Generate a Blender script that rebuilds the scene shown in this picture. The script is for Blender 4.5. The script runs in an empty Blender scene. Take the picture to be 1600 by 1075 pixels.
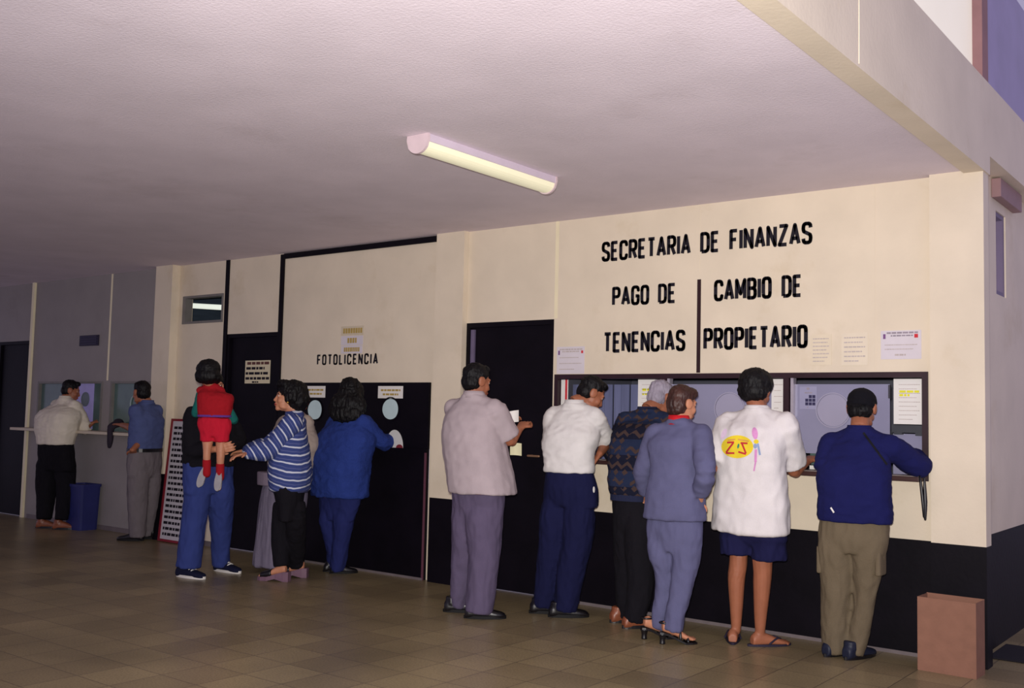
import bpy, bmesh, math, random
from mathutils import Vector, Matrix, noise
from mathutils.bvhtree import BVHTree
random.seed(7)
S = bpy.context.scene
COL = S.collection
PI = math.pi
V = Vector

# ------------------------------------------------------------------ camera, light, exposure
FPX = 1608.2                                   # focal length in pixels of the 1600 px wide frame
YAW, PITCH, ROLL = 0.65685, 0.069736, 0.023121
CAM = V((0.0, -6.572, 1.40))
CD = V((-math.sin(YAW) * math.cos(PITCH), math.cos(YAW) * math.cos(PITCH), math.sin(PITCH)))
_r = CD.cross(V((0, 0, 1))).normalized(); _u = _r.cross(CD)
CR = _r * math.cos(ROLL) + _u * math.sin(ROLL)
CU = -_r * math.sin(ROLL) + _u * math.cos(ROLL)
cd = bpy.data.cameras.new('camera'); co = bpy.data.objects.new('camera', cd); COL.objects.link(co)
cd.sensor_width = 36; cd.lens = FPX * 36 / 1600; cd.clip_start = 0.05
co.matrix_world = Matrix(((CR.x, CU.x, -CD.x, CAM.x), (CR.y, CU.y, -CD.y, CAM.y), (CR.z, CU.z, -CD.z, CAM.z), (0, 0, 0, 1)))
S.camera = co
S.view_settings.view_transform = 'Standard'; S.view_settings.look = 'None'
S.view_settings.gamma = 1.0; S.view_settings.use_curve_mapping = False
S.view_settings.exposure = 0.0
w = bpy.data.worlds.new('world'); S.world = w; w.use_nodes = True
bg = w.node_tree.nodes['Background']; bg.inputs[0].default_value = (0.60, 0.54, 0.80, 1); bg.inputs[1].default_value = 0.62
# the photographer's flash, just above the lens
fl = bpy.data.lights.new('camera_flash', 'SPOT'); flo = bpy.data.objects.new('camera_flash', fl); COL.objects.link(flo)
fl.energy = 1600; fl.color = (1.0, 0.955, 0.905); fl.shadow_soft_size = 0.05; fl.spot_size = math.radians(100); fl.spot_blend = 1.0
flo.location = CAM + CU * 0.10 - CR * 0.03
flo.rotation_euler = (CD + CU * .06).to_track_quat('-Z', 'Y').to_euler()

def P(px, py, z):                              # point seen at (px, py) at axial depth z (metres)
    return CAM + (CD + CR * ((px - 800) / FPX) - CU * ((py - 537.5) / FPX)) * z
def on_wall(px, py, Y=0.0):
    q = CD + CR * ((px - 800) / FPX) - CU * ((py - 537.5) / FPX)
    return CAM + q * ((Y - CAM.y) / q.y)
def on_floor(px, py, Z=0.0):
    q = CD + CR * ((px - 800) / FPX) - CU * ((py - 537.5) / FPX)
    return CAM + q * ((Z - CAM.z) / q.z)
def depth_of(p): return (p - CAM).dot(CD)

# ------------------------------------------------------------------ materials
def lin(c): return tuple(((x / 255) / 12.92 if x / 255 <= .04045 else ((x / 255 + .055) / 1.055) ** 2.4) for x in c) + (1,)
MATS = {}
def mat(name, rgb, rough=.8, var=.0, vscale=8, bump=0, bscale=60, metal=0, emit=0, spec=.3, dirt=None, dscale=2.0, stretch=(1, 1, 1)):
    if name in MATS: return MATS[name]
    m = bpy.data.materials.new(name); m.use_nodes = True; MATS[name] = m
    nt = m.node_tree; b = nt.nodes['Principled BSDF']
    b.inputs['Base Color'].default_value = lin(rgb); b.inputs['Roughness'].default_value = rough
    b.inputs['Metallic'].default_value = metal; b.inputs['Specular IOR Level'].default_value = spec
    tc = nt.nodes.new('ShaderNodeTexCoord'); mp = nt.nodes.new('ShaderNodeMapping'); mp.inputs['Scale'].default_value = stretch
    nt.links.new(tc.outputs['Object'], mp.inputs[0])
    if var:
        n = nt.nodes.new('ShaderNodeTexNoise'); n.inputs['Scale'].default_value = vscale; n.inputs['Detail'].default_value = 4
        r = nt.nodes.new('ShaderNodeValToRGB'); c = lin(rgb)
        r.color_ramp.elements[0].position = .3; r.color_ramp.elements[1].position = .7
        r.color_ramp.elements[0].color = tuple(x * (1 - var) for x in c[:3]) + (1,)
        r.color_ramp.elements[1].color = tuple(min(1, x * (1 + var)) for x in c[:3]) + (1,)
        nt.links.new(mp.outputs[0], n.inputs[0]); nt.links.new(n.outputs[0], r.inputs[0]); out = r.outputs[0]
        if dirt:
            n2 = nt.nodes.new('ShaderNodeTexNoise'); n2.inputs['Scale'].default_value = dscale; n2.inputs['Detail'].default_value = 8; n2.inputs['Roughness'].default_value = .65
            r2 = nt.nodes.new('ShaderNodeValToRGB'); r2.color_ramp.elements[0].position = .58; r2.color_ramp.elements[1].position = .82
            r2.color_ramp.elements[0].color = (0, 0, 0, 1); r2.color_ramp.elements[1].color = (.75, .75, .75, 1)
            mx = nt.nodes.new('ShaderNodeMix'); mx.data_type = 'RGBA'; mx.inputs['B'].default_value = lin(dirt)
            nt.links.new(mp.outputs[0], n2.inputs[0]); nt.links.new(n2.outputs[0], r2.inputs[0]); nt.links.new(r2.outputs[0], mx.inputs['Factor'])
            nt.links.new(out, mx.inputs['A']); out = mx.outputs['Result']
        nt.links.new(out, b.inputs['Base Color'])
    if bump:
        n = nt.nodes.new('ShaderNodeTexNoise'); n.inputs['Scale'].default_value = bscale; n.inputs['Detail'].default_value = 5
        bp = nt.nodes.new('ShaderNodeBump'); bp.inputs['Strength'].default_value = bump; bp.inputs['Distance'].default_value = .01
        nt.links.new(mp.outputs[0], n.inputs[0]); nt.links.new(n.outputs[0], bp.inputs['Height']); nt.links.new(bp.outputs[0], b.inputs['Normal'])
    if emit:
        b.inputs['Emission Color'].default_value = lin(rgb); b.inputs['Emission Strength'].default_value = emit
    return m
cream = mat('cream_paint', (222, 208, 186), .55, .05, 3, .12, 40, dirt=(196, 176, 140), dscale=1.3)
cream_light = mat('pale_cream_trim', (236, 224, 190), .5, .04, 5)
dull_white = mat('dull_white_board', (205, 192, 172), .6, .05, 3, .1, 30)
black_paint = mat('black_paint', (13, 9, 17), .55, .25, 4, .1, 30, spec=.12)
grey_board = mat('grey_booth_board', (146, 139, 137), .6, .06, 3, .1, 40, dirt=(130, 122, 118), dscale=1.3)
maroon = mat('dark_maroon_frame', (42, 20, 28), .45, .2, 9, spec=.4)
ceil_m = mat('ceiling_plaster', (228, 216, 224), .9, .05, 2.2, .22, 70, dirt=(196, 182, 184), dscale=.7)
glass_dark = mat('dark_glass', (24, 27, 34), .12, .1, 4, spec=.6)
acrylic = mat('frosted_acrylic', (140, 138, 164), .25, .05, 2, spec=.5)
acrylic2 = mat('frosted_acrylic_raised', (156, 152, 174), .22, .04, 3, spec=.5)
dim_green = mat('green_grey_glass', (86, 108, 104), .2, .12, 6, spec=.5)
paper = mat('white_paper', (228, 224, 220), .8, .02, 10)
paper_lilac = mat('lilac_white_paper', (212, 204, 210), .8, .03, 10)
paper_tan = mat('yellowed_paper', (214, 202, 172), .8, .03, 10)
ink = mat('black_ink', (26, 20, 30), .7, .1, 20)
ink_grey = mat('grey_ink', (150, 140, 150), .8, .1, 20)
ink_faint = mat('faint_ink', (188, 176, 172), .8, .1, 20)
ink_red = mat('red_ink', (200, 50, 60), .7, .1, 20)
ink_ochre = mat('ochre_ink', (176, 150, 84), .7, .1, 20)
yellow_hl = mat('yellow_highlighter', (226, 220, 60), .7, .05, 20)
sign_black = mat('black_sign_paint', (20, 17, 28), .5, .1, 12)

def floor_material():
    m = bpy.data.materials.new('terrazzo_tiles'); m.use_nodes = True; nt = m.node_tree; b = nt.nodes['Principled BSDF']
    tc = nt.nodes.new('ShaderNodeTexCoord')
    mp = nt.nodes.new('ShaderNodeMapping'); nt.links.new(tc.outputs['Object'], mp.inputs[0])
    br = nt.nodes.new('ShaderNodeTexBrick'); br.offset = 0; br.inputs['Scale'].default_value = 1
    br.inputs['Brick Width'].default_value = .3; br.inputs['Row Height'].default_value = .3; br.inputs['Mortar Size'].default_value = .003
    br.inputs['Color1'].default_value = lin((150, 134, 100)); br.inputs['Color2'].default_value = lin((132, 117, 88)); br.inputs['Mortar'].default_value = lin((92, 80, 66))
    nt.links.new(mp.outputs[0], br.inputs[0])
    n = nt.nodes.new('ShaderNodeTexNoise'); n.inputs['Scale'].default_value = 90; n.inputs['Detail'].default_value = 3; nt.links.new(mp.outputs[0], n.inputs[0])
    n2 = nt.nodes.new('ShaderNodeTexNoise'); n2.inputs['Scale'].default_value = 1.1; n2.inputs['Detail'].default_value = 6; nt.links.new(mp.outputs[0], n2.inputs[0])
    mx = nt.nodes.new('ShaderNodeMix'); mx.data_type = 'RGBA'; mx.blend_type = 'OVERLAY'; mx.inputs['Factor'].default_value = .55
    nt.links.new(br.outputs[0], mx.inputs['A']); nt.links.new(n.outputs[0], mx.inputs['B'])
    mx2 = nt.nodes.new('ShaderNodeMix'); mx2.data_type = 'RGBA'; mx2.blend_type = 'OVERLAY'; mx2.inputs['Factor'].default_value = .6
    nt.links.new(mx.outputs['Result'], mx2.inputs['A']); nt.links.new(n2.outputs[0], mx2.inputs['B'])
    nt.links.new(mx2.outputs['Result'], b.inputs['Base Color'])
    b.inputs['Roughness'].default_value = .33; b.inputs['Specular IOR Level'].default_value = .4
    return m

# ------------------------------------------------------------------ generic mesh helpers
def box(bm, a, b, mi=0):
    x0, y0, z0 = a; x1, y1, z1 = b
    vs = [bm.verts.new(p) for p in ((x0, y0, z0), (x1, y0, z0), (x1, y1, z0), (x0, y1, z0), (x0, y0, z1), (x1, y0, z1), (x1, y1, z1), (x0, y1, z1))]
    for q in ((0, 3, 2, 1), (4, 5, 6, 7), (0, 1, 5, 4), (1, 2, 6, 5), (2, 3, 7, 6), (3, 0, 4, 7)):
        bm.faces.new([vs[i] for i in q]).material_index = mi
def disc(bm, c, rx, rz, d, n=28, mi=0, a0=0, a1=2 * PI):   # upright elliptical plate facing -Y, thickness d
    full = abs(a1 - a0 - 2 * PI) < 1e-6
    k = n if full else n + 1
    f = []; g = []
    for i in range(k):
        t = a0 + (a1 - a0) * i / n
        f.append(bm.verts.new((c[0] + rx * math.cos(t), c[1], c[2] + rz * math.sin(t))))
        g.append(bm.verts.new((c[0] + rx * math.cos(t), c[1] + d, c[2] + rz * math.sin(t))))
    bm.faces.new(f).material_index = mi; bm.faces.new(g[::-1]).material_index = mi
    for i in range(k):
        j = (i + 1) % k
        bm.faces.new((f[j], f[i], g[i], g[j])).material_index = mi
def ring(bm, c, r0, r1, d, n=40, mi=0):
    A = []
    for i in range(n):
        t = 2 * PI * i / n; cs, sn = math.cos(t), math.sin(t)
        A.append([bm.verts.new((c[0] + r * cs, c[1] + y, c[2] + r * sn)) for r, y in ((r0, 0), (r1, 0), (r1, d), (r0, d))])
    for i in range(n):
        p, q = A[i], A[(i + 1) % n]
        for k in range(4):
            bm.faces.new((p[k], q[k], q[(k + 1) % 4], p[(k + 1) % 4])).material_index = mi
def obj(name, bm, mats, parent=None, loc=None, smooth=False, bevel=0):
    bmesh.ops.recalc_face_normals(bm, faces=bm.faces[:])
    me = bpy.data.meshes.new(name); bm.to_mesh(me); bm.free()
    for m in (mats if isinstance(mats, (list, tuple)) else [mats]): me.materials.append(m)
    o = bpy.data.objects.new(name, me); COL.objects.link(o)
    if parent: o.parent = parent
    if loc is not None: o.location = loc
    if smooth:
        for p in me.polygons: p.use_smooth = True
    if bevel:
        md = o.modifiers.new('bevel', 'BEVEL'); md.width = bevel; md.segments = 2; md.limit_method = 'ANGLE'
    return o
def boxes(name, lst, mats, parent=None, bevel=0):
    bm = bmesh.new()
    for q in lst: box(bm, q[0], q[1], q[2] if len(q) > 2 else 0)
    return obj(name, bm, mats, parent, bevel=bevel)
def tag(o, label, cat, group=None):
    o['label'] = label; o['category'] = cat
    if group: o['group'] = group
    return o
def struct(o, label=None):
    o['kind'] = 'structure'
    if label: o['label'] = label
    return o

# ------------------------------------------------------------------ the setting
H = 2.94
bm = bmesh.new(); box(bm, (-17, -7.2, -.1), (.8, 9, 0)); struct(obj('floor', bm, floor_material()))
struct(boxes('ceiling', [((-17, -8, H), (-1.60, .12, H + .15))], ceil_m))
# long counter wall, as boards of the booths; openings are left for windows and doors
T = .12
wl = []
def W(x0, x1, z0, z1, mi=0): wl.append(((x0, 0, z0), (x1, T, z1), mi))
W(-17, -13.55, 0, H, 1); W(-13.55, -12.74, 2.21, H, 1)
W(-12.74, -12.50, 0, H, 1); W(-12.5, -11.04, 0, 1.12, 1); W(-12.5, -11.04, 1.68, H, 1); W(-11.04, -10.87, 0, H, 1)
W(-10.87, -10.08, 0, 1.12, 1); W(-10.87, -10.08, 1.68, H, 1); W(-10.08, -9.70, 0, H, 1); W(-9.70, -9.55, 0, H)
W(-9.55, -8.85, 0, 2.30); W(-9.55, -8.85, 2.60, H); W(-8.85, -8.79, 0, H)
W(-8.79, -7.93, 2.17, H); W(-7.93, -5.93, 1.67, H); W(-7.93, -5.93, 0, .3)
W(-5.93, -5.55, 0, H); W(-5.55, -4.655, 2.165, H); W(-4.655, -4.632, 0, H)
W(-4.632, -1.83, 1.725, H); W(-4.632, -1.83, 0, 1.06); W(-1.83, -1.60, 0, H)
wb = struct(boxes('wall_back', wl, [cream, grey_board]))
# panel joints in the boards, each a thin batten
joints = [(-12.70, 0, H, .05), (-10.955, 1.70, H, .035), (-4.64, 2.17, H, .03), (-3.40, 2.45, H, .012), (-2.162, 1.74, H, .02)]
for i, (x, z0, z1, ww) in enumerate(joints):
    struct(boxes('trim_%d' % (i + 1), [((x - ww / 2, -.0015 if ww < .04 else -.03, z0), (x + ww / 2, 0, z1))], cream_light if ww > .02 else cream))
# protruding piers
def pier(n, x0, x1, y0, y1):
    struct(boxes('trim_%d' % n, [((x0, y0, .70), (x1, y1, H), 0), ((x0, y0 - .002, 0), (x1 + .002, y1, .70), 1)], [cream, black_paint]))
pier(6, -9.93, -9.625, -.10, -.001); pier(7, -5.86, -5.55, -.06, -.001); pier(8, -1.80, -1.49, -.07, .05)
# black dado below the finance counter and a thin skirting, its glint put into the grey
struct(boxes('trim_9', [((-4.655, -.012, 0), (-1.80, -.001, .70))], black_paint))
struct(boxes('baseboard_back', [((-4.65, -.02, 0), (-1.80, -.013, .022)), ((-7.9, -.05, 0), (-5.93, -.043, .02)), ((-12.6, -.012, 0), (-9.93, -.001, .05)), ((-9.62, -.012, 0), (-8.80, -.001, .05))], mat('skirting_glint_grey', (112, 102, 104), .5, .1, 10)))
# black frame strips around the licence booth and its door
struct(boxes('trim_10', [((-8.82, -.012, 0), (-8.765, 0, H))], black_paint))
struct(boxes('trim_11', [((-7.95, -.02, 1.67), (-7.90, 0, 2.93)), ((-7.90, -.02, 2.885), (-5.865, 0, 2.935))], black_paint))
# side of the building beyond the last pier, fascia over the ceiling edge, and the upper lights
struct(boxes('wall_right', [((-1.72, .05, .72), (-1.60, .74, H + .6)), ((-1.72, .74, .72), (-1.60, 1.02, 2.28)), ((-1.72, .74, 2.84), (-1.60, 1.02, H + .6)), ((-1.72, 1.02, .72), (-1.60, 9, H + .6)), ((-1.722, .05, 0), (-1.598, 9, .72), 1)], [cream, black_paint]))
struct(boxes('trim_12', [((-1.60, -10, 2.925), (-1.48, .06, 3.49)), ((-1.60, .06, 3.04), (-1.48, 9, 3.49))], cream))
struct(boxes('trim_13', [((-1.48, -2.265, 2.94), (-1.477, -2.255, 3.49))], cream))
struct(boxes('window_1', [((-1.66, -10, 3.49), (-1.64, .33, 4.6), 0), ((-1.70, .33, 3.49), (-1.58, .48, 4.6), 1), ((-1.66, .48, 3.49), (-1.64, 9, 4.6), 2)], [mat('frosted_upper_light', (226, 218, 202), .4, .04, 2, emit=.55), mat('rosy_mullion', (150, 112, 112), .6, .1, 6), mat('lilac_glass', (150, 138, 178), .3, .1, 3)]))
sw = struct(boxes('window_2', [((-1.66, .74, 2.28), (-1.61, .78, 2.84)), ((-1.66, .98, 2.28), (-1.61, 1.02, 2.84)), ((-1.66, .78, 2.28), (-1.61, .98, 2.31)), ((-1.66, .78, 2.81), (-1.61, .98, 2.84))], mat('violet_metal', (112, 98, 124), .5, .1, 5)))
boxes('pane', [((-1.67, .78, 2.31), (-1.655, .98, 2.81))], mat('bright_pane', (206, 206, 196), .3, .1, 5, emit=.25), sw)
tag(boxes('shade_box', [((-1.60, .62, 2.905), (-1.54, 1.25, 3.03))], mat('rosy_brown_shade', (150, 118, 118), .5, .1, 6), bevel=.006), 'rosy brown box standing in for a shaded recess high on the side wall beyond the right pier', 'box')  # added box; its rosy brown stands for the shade of a recess
tag(boxes('floor_mat', [((-1.56, .25, .001), (-1.0, .72, .014))], mat('black_rubber', (24, 20, 30), .8, .15, 20), bevel=.004), 'black rubber mat on the floor round the corner of the right pier', 'mat')

# ---- doors
def door(n, x0, x1, z1, hx, hz, hinge=None):
    d = struct(boxes('door_%d' % n, [((x0, .03, .01), (x1, .08, z1)), ((x0, .0, 0), (x0 + .035, .1, z1)), ((x1 - .035, .0, 0), (x1, .1, z1)), ((x0 + .035, 0, z1 - .04), (x1 - .035, .1, z1))], black_paint))
    if hx is not None:
        bm = bmesh.new(); limb(bm, [V((hx, .03, hz)), V((hx, -.03, hz)), V((hx + .02, -.035, hz)), V((hx + .11, -.035, hz))], [.009] * 4)
        obj('door_handle', bm, mat('tan_metal', (150, 116, 92), .4, .1, 9, metal=.5), d, smooth=True)
    if hinge:
        boxes('hinge_strip', [((x0 + .036, .012, hinge[0]), (x0 + .075, .03, hinge[1]))], mat('lilac_metal', (104, 94, 120), .4, .1, 9), d)

# ------------------------------------------------------------------ organic helpers
def catmull(arr, n):
    out = []
    m = len(arr)
    for i in range(m - 1):
        p0, p1, p2, p3 = arr[max(i - 1, 0)], arr[i], arr[i + 1], arr[min(i + 2, m - 1)]
        for k in range(n):
            t = k / n
            out.append([.5 * ((2 * b) + (c - a) * t + (2 * a - 5 * b + 4 * c - d) * t * t + (3 * b - a - 3 * c + d) * t ** 3) for a, b, c, d in zip(p0, p1, p2, p3)])
    out.append(list(arr[-1])); return out
def skin_rings(bm, rings):
    for a, b in zip(rings, rings[1:]):
        n = len(a)
        for i in range(n):
            j = (i + 1) % n
            bm.faces.new((a[i], a[j], b[j], b[i]))
    bm.faces.new(rings[0][::-1]); bm.faces.new(rings[-1])
def limb(bm, pts, radii, seg=12, res=3, flat=1.0, hint=None, round_ends=True):
    """tapered tube through pts; flat < 1 squashes it along hint"""
    arr = catmull([list(p) + [r] for p, r in zip(pts, radii)], res)
    ps = [V(a[:3]) for a in arr]; rs = [max(a[3], .002) for a in arr]
    if round_ends:
        d0 = (ps[0] - ps[1]).normalized(); d1 = (ps[-1] - ps[-2]).normalized()
        ps = [ps[0] + d0 * rs[0] * .9, ps[0] + d0 * rs[0] * .6] + ps + [ps[-1] + d1 * rs[-1] * .6, ps[-1] + d1 * rs[-1] * .9]
        rs = [rs[0] * .4, rs[0] * .8] + rs + [rs[-1] * .8, rs[-1] * .4]
    up = hint.normalized() if hint else V((.13, .21, .97)).normalized()
    rings = []
    for i, p in enumerate(ps):
        t = (ps[min(i + 1, len(ps) - 1)] - ps[max(i - 1, 0)]).normalized()
        a = up - t * up.dot(t)
        if a.length < .05: a = V((1, .2, 0)) - t * t.dot(V((1, .2, 0)))
        a.normalize(); b = t.cross(a)
        rings.append([bm.verts.new(p + (a * math.cos(2 * PI * k / seg) * flat + b * math.sin(2 * PI * k / seg)) * rs[i]) for k in range(seg)])
    skin_rings(bm, rings)
def loft(bm, rings, seg=20, res=4, ex=2.4):
    """rings: (centre, half axis A, half axis B); superelliptic sections, smoothed between"""
    arr = catmull([list(c) + list(A) + list(B) for c, A, B in rings], res)
    out = []
    for a in arr:
        c, A, B = V(a[0:3]), V(a[3:6]), V(a[6:9])
        rr = []
        for k in range(seg):
            t = 2 * PI * k / seg; cs, sn = math.cos(t), math.sin(t)
            f = (abs(cs) ** ex + abs(sn) ** ex) ** (-1 / ex)
            rr.append(bm.verts.new(c + (A * cs + B * sn) * f))
        out.append(rr)
    skin_rings(bm, out)
def ball(bm, c, r, M=None, seg=14):
    rr = []
    for i in range(1, 8):
        ph = PI * i / 8
        row = []
        for k in range(seg):
            t = 2 * PI * k / seg
            p = V((r[0] * math.sin(ph) * math.cos(t), r[1] * math.sin(ph) * math.sin(t), r[2] * math.cos(ph)))
            row.append(bm.verts.new((M @ p if M else p) + V(c)))
        rr.append(row)
    for a, b in zip(rr, rr[1:]):
        for i in range(seg): bm.faces.new((a[i], a[(i + 1) % seg], b[(i + 1) % seg], b[i]))
    for row, s in ((rr[0], 1), (rr[-1], -1)):
        p = V((0, 0, s * r[2])); v = bm.verts.new((M @ p if M else p) + V(c))
        for i in range(seg): bm.faces.new((row[i], row[(i + 1) % seg], v))
def fuse(name, bm, voxel, base, smooth=3, wrinkle=None, flat_z=None):
    """one continuous surface from overlapping closed shapes; vertices stored relative to base"""
    bmesh.ops.recalc_face_normals(bm, faces=bm.faces[:])
    me = bpy.data.meshes.new(name); bm.to_mesh(me); bm.free()
    t = bpy.data.objects.new('tmp', me); COL.objects.link(t)
    r = t.modifiers.new('r', 'REMESH'); r.mode = 'VOXEL'; r.voxel_size = voxel
    if smooth:
        s = t.modifiers.new('s', 'SMOOTH'); s.factor = .5; s.iterations = smooth
    dg = bpy.context.evaluated_depsgraph_get()
    m2 = bpy.data.meshes.new_from_object(t.evaluated_get(dg), depsgraph=dg)
    bpy.data.objects.remove(t); bpy.data.meshes.remove(me)
    m2.name = name
    if wrinkle:
        amp, fx, fz, seed = wrinkle
        nr = [v.normal.copy() for v in m2.vertices]
        for v, n in zip(m2.vertices, nr):
            p = v.co
            q = V((p.x * fx + seed, p.y * fx, p.z * fz))
            d = noise.noise(q) + .9 * (.42 - abs(noise.noise(q * 1.7 + V((7, 3, 1))))) + .35 * noise.noise(q * 3.1)
            v.co = p + n * (d * amp * 1.5)
    for v in m2.vertices:
        if flat_z is not None and v.co.z < flat_z: v.co.z = flat_z
        v.co -= base
    for p in m2.polygons: p.use_smooth = True
    return m2
def add_mesh(name, me, m, parent, label=None):
    me.materials.clear()
    for k in (m if isinstance(m, (list, tuple)) else [m]): me.materials.append(k)
    o = bpy.data.objects.new(name, me); COL.objects.link(o); o.parent = parent
    if label: o['label'] = label
    return o

door(1, -13.55, -12.745, 2.21, None, 0)
door(2, -8.765, -7.95, 2.17, -8.68, 1.02)
door(3, -5.55, -4.657, 2.165, -4.86, 1.09, (1.45, 2.11))

# ------------------------------------------------------------------ people
skin_d = mat('brown_skin', (152, 94, 68), .5, .08, 14, .05, 90, spec=.35)
skin_l = mat('light_brown_skin', (188, 128, 98), .5, .08, 14, .05, 90, spec=.35)
lips = mat('lips', (150, 62, 58), .45, .05, 20)
eye_w = mat('eye_white', (214, 206, 198), .3, .03, 20)
eye_i = mat('dark_iris', (30, 20, 18), .25, .05, 20)
hair_b = mat('black_hair', (12, 10, 13), .55, .3, 30, .8, 60, spec=.22, stretch=(1, 1, .25))
hair_g = mat('grey_hair', (150, 142, 156), .6, .3, 24, .8, 60, stretch=(1, 1, .3))
hair_br = mat('brown_hair', (58, 32, 26), .45, .45, 20, .8, 60, spec=.4, stretch=(1, 1, .25))

class Fig:
    def __init__(s, label, cat, feet, z, face, skin=skin_d, scale=1.0, group=None):
        s.z = z; s.pm = FPX / z; s.sc = scale; s.face = math.radians(face)
        s.F = V((math.cos(s.face), math.sin(s.face), 0)); s.R = V((s.F.y, -s.F.x, 0))
        s.base = feet; s.skin = skin; s.b = bmesh.new(); s.parts = []; s.label, s.cat, s.group = label, cat, group
        s.heads = None; s.seed = random.random() * 50
    def at(s, x, y, dz=0): return P(x, y, s.z + dz)
    def solve(s, x, y, frm, L, sg):
        """depth at which pixel (x, y) lies L metres from frm; sg +1 = the farther answer, -1 the nearer"""
        d = CD + CR * ((x - 800) / FPX) - CU * ((y - 537.5) / FPX)
        o = CAM - frm; a = d.dot(d); b = 2 * d.dot(o); c = o.dot(o) - L * L
        disc_ = b * b - 4 * a * c
        t = -b / (2 * a) if disc_ < 0 else (-b + sg * math.sqrt(disc_)) / (2 * a)
        return CAM + d * t
    def sec(s, xl, xr, y, dz=0, k=.62, grow=0.0):
        """elliptical body section whose silhouette spans xl..xr at row y; k = depth / width"""
        c = s.at((xl + xr) / 2, y, dz)
        view = (c - CAM); view.z = 0; view.normalize()
        ca = abs(s.F.dot(view)); sa = math.sqrt(max(0, 1 - ca * ca))
        half = (xr - xl) / 2 / (FPX / (s.z + dz))
        wd = half / math.sqrt(ca * ca + (k * sa) ** 2)
        return (c, s.R * (wd + grow), s.F * (wd * k + grow))
    def torso(s, secs, nek, sh, slope=.05):
        s.secs = [s.sec(*q) for q in secs]; s.nek = s.at(*nek); s.sh = sh
        slope += .045 * s.sc; s.SL = s.nek - s.R * sh - V((0, 0, slope)); s.SR = s.nek + s.R * sh - V((0, 0, slope))
    def torso_rings(s, grow, bottom=0):
        k = s.sc
        r = [(c, A + A.normalized() * grow, B + B.normalized() * grow) for c, A, B in s.secs[bottom:]]
        top = s.secs[-1]; dB = top[2].length; shc = (s.SL + s.SR) / 2 + V((0, 0, .012 * k))
        lim = shc.z - .045 * k
        r = [q for i, q in enumerate(r) if q[0].z < lim or i == 0]
        r.append((shc, s.R * (s.sh * .98 + grow), s.F * (dB * .84 + grow)))
        r.append((shc.lerp(s.nek, .55), s.R * (s.sh * .62 + grow), s.F * (dB * .62 + grow)))
        r.append((s.nek - V((0, 0, .004)), s.R * (.085 * k + grow), s.F * (.075 * k + grow)))
        r.append((s.nek + V((0, 0, .02)), s.R * (.062 * k + grow), s.F * (.062 * k + grow)))
        return r
    def legs(s, lists, feet=None):          # each: rows (xl, xr, y, dz); depth eases towards the foot below
        s.lg = []
        for j, L in enumerate(lists):
            ft = (depth_of(feet[j]) - s.z) if feet else 0; y0, y1 = L[0][2], L[-1][2]; rows = []
            side = (-1 if j == 0 else 1) * (1 if s.R.dot(CR) > 0 else -1) * .085 * s.sc * s.R.dot(CD)
            for q in L:
                dz = (q[3] if len(q) > 3 else 0) + side * (1 - (q[2] - y0) / (y1 - y0) if feet else 1) + ft * (q[2] - y0) / (y1 - y0)
                rows.append((s.at((q[0] + q[1]) / 2, q[2], dz), (q[1] - q[0]) / 2 / (FPX / (s.z + dz))))
            s.lg.append(rows)
    def foot_frame(s, ang):
        a = math.radians(ang); f = V((math.cos(a), math.sin(a), 0)); return f, V((f.y, -f.x, 0))
    def body_head(s, c, face, pitch=0, tilt=0, hs=1.0):
        a = math.radians(face); M = Matrix.Rotation(a - PI / 2, 3, 'Z') @ Matrix.Rotation(math.radians(pitch), 3, 'X') @ Matrix.Rotation(math.radians(tilt), 3, 'Y')
        s.hc, s.hM, s.hs = c, M, hs
        def B(p, r): ball(s.b, c + M @ (V(p) * hs), V(r) * hs, M)
        B((0, -.012, .035), (.074, .093, .084)); B((0, .022, -.03), (.062, .066, .084)); B((0, .062, -.098), (.027, .022, .02))
        B((.036, .054, -.03), (.026, .028, .03)); B((-.036, .054, -.03), (.026, .028, .03))
        B((.042, .02, -.075), (.02, .04, .024)); B((-.042, .02, -.075), (.02, .04, .024))
        B((0, .074, .026), (.052, .017, .012))
        limb(s.b, [c + M @ (V(q) * hs) for q in ((0, .080, .02), (0, .090, -.012), (0, .098, -.032))], [.008 * hs, .0105 * hs, .0135 * hs], seg=10)
        B((.012, .087, -.035), (.010, .011, .008)); B((-.012, .087, -.035), (.010, .011, .008)); B((0, .062, -.055), (.04, .026, .03))
        B((0, .085, -.062), (.025, .014, .0075)); B((0, .082, -.073), (.021, .014, .008))
        for e in (-1, 1):
            B((e * .031, .071, .006), (.0145, .0135, .011)); B((e * .079, -.008, .0), (.012, .03, .036)); B((e * .083, -.018, .012), (.01, .02, .022))
        limb(s.b, [s.nek - V((0, 0, .02 * hs)), s.nek + V((0, 0, .015)), c + M @ (V((0, -.018, -.06)) * hs)], [.05 * hs, .055 * hs, .054 * hs])
    def arm(s, side, elbow, wrist, LU=.29, LF=.25, hand=True, curl=.5, hdir=None, palm=None, ru=.046, hsz=1.0):
        k = s.sc; S0 = s.SL if side < 0 else s.SR
        E = s.solve(elbow[0], elbow[1], S0, LU * k, elbow[2]) if abs(elbow[2]) == 1 else s.at(*elbow)
        Wp = s.solve(wrist[0], wrist[1], E, LF * k, wrist[2]) if abs(wrist[2]) == 1 else s.at(*wrist)
        fd = (Wp - E).normalized()
        limb(s.b, [S0.lerp(E, .06), S0.lerp(E, .5), E, E.lerp(Wp, .4), Wp], [ru * k * .9, ru * k, .037 * k, .037 * k, .026 * k])
        if hand: s.hand(Wp, (V(hdir) if hdir else fd).normalized(), side, curl, V(palm) if palm else None, hsz * k)
        return S0, E, Wp
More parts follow.
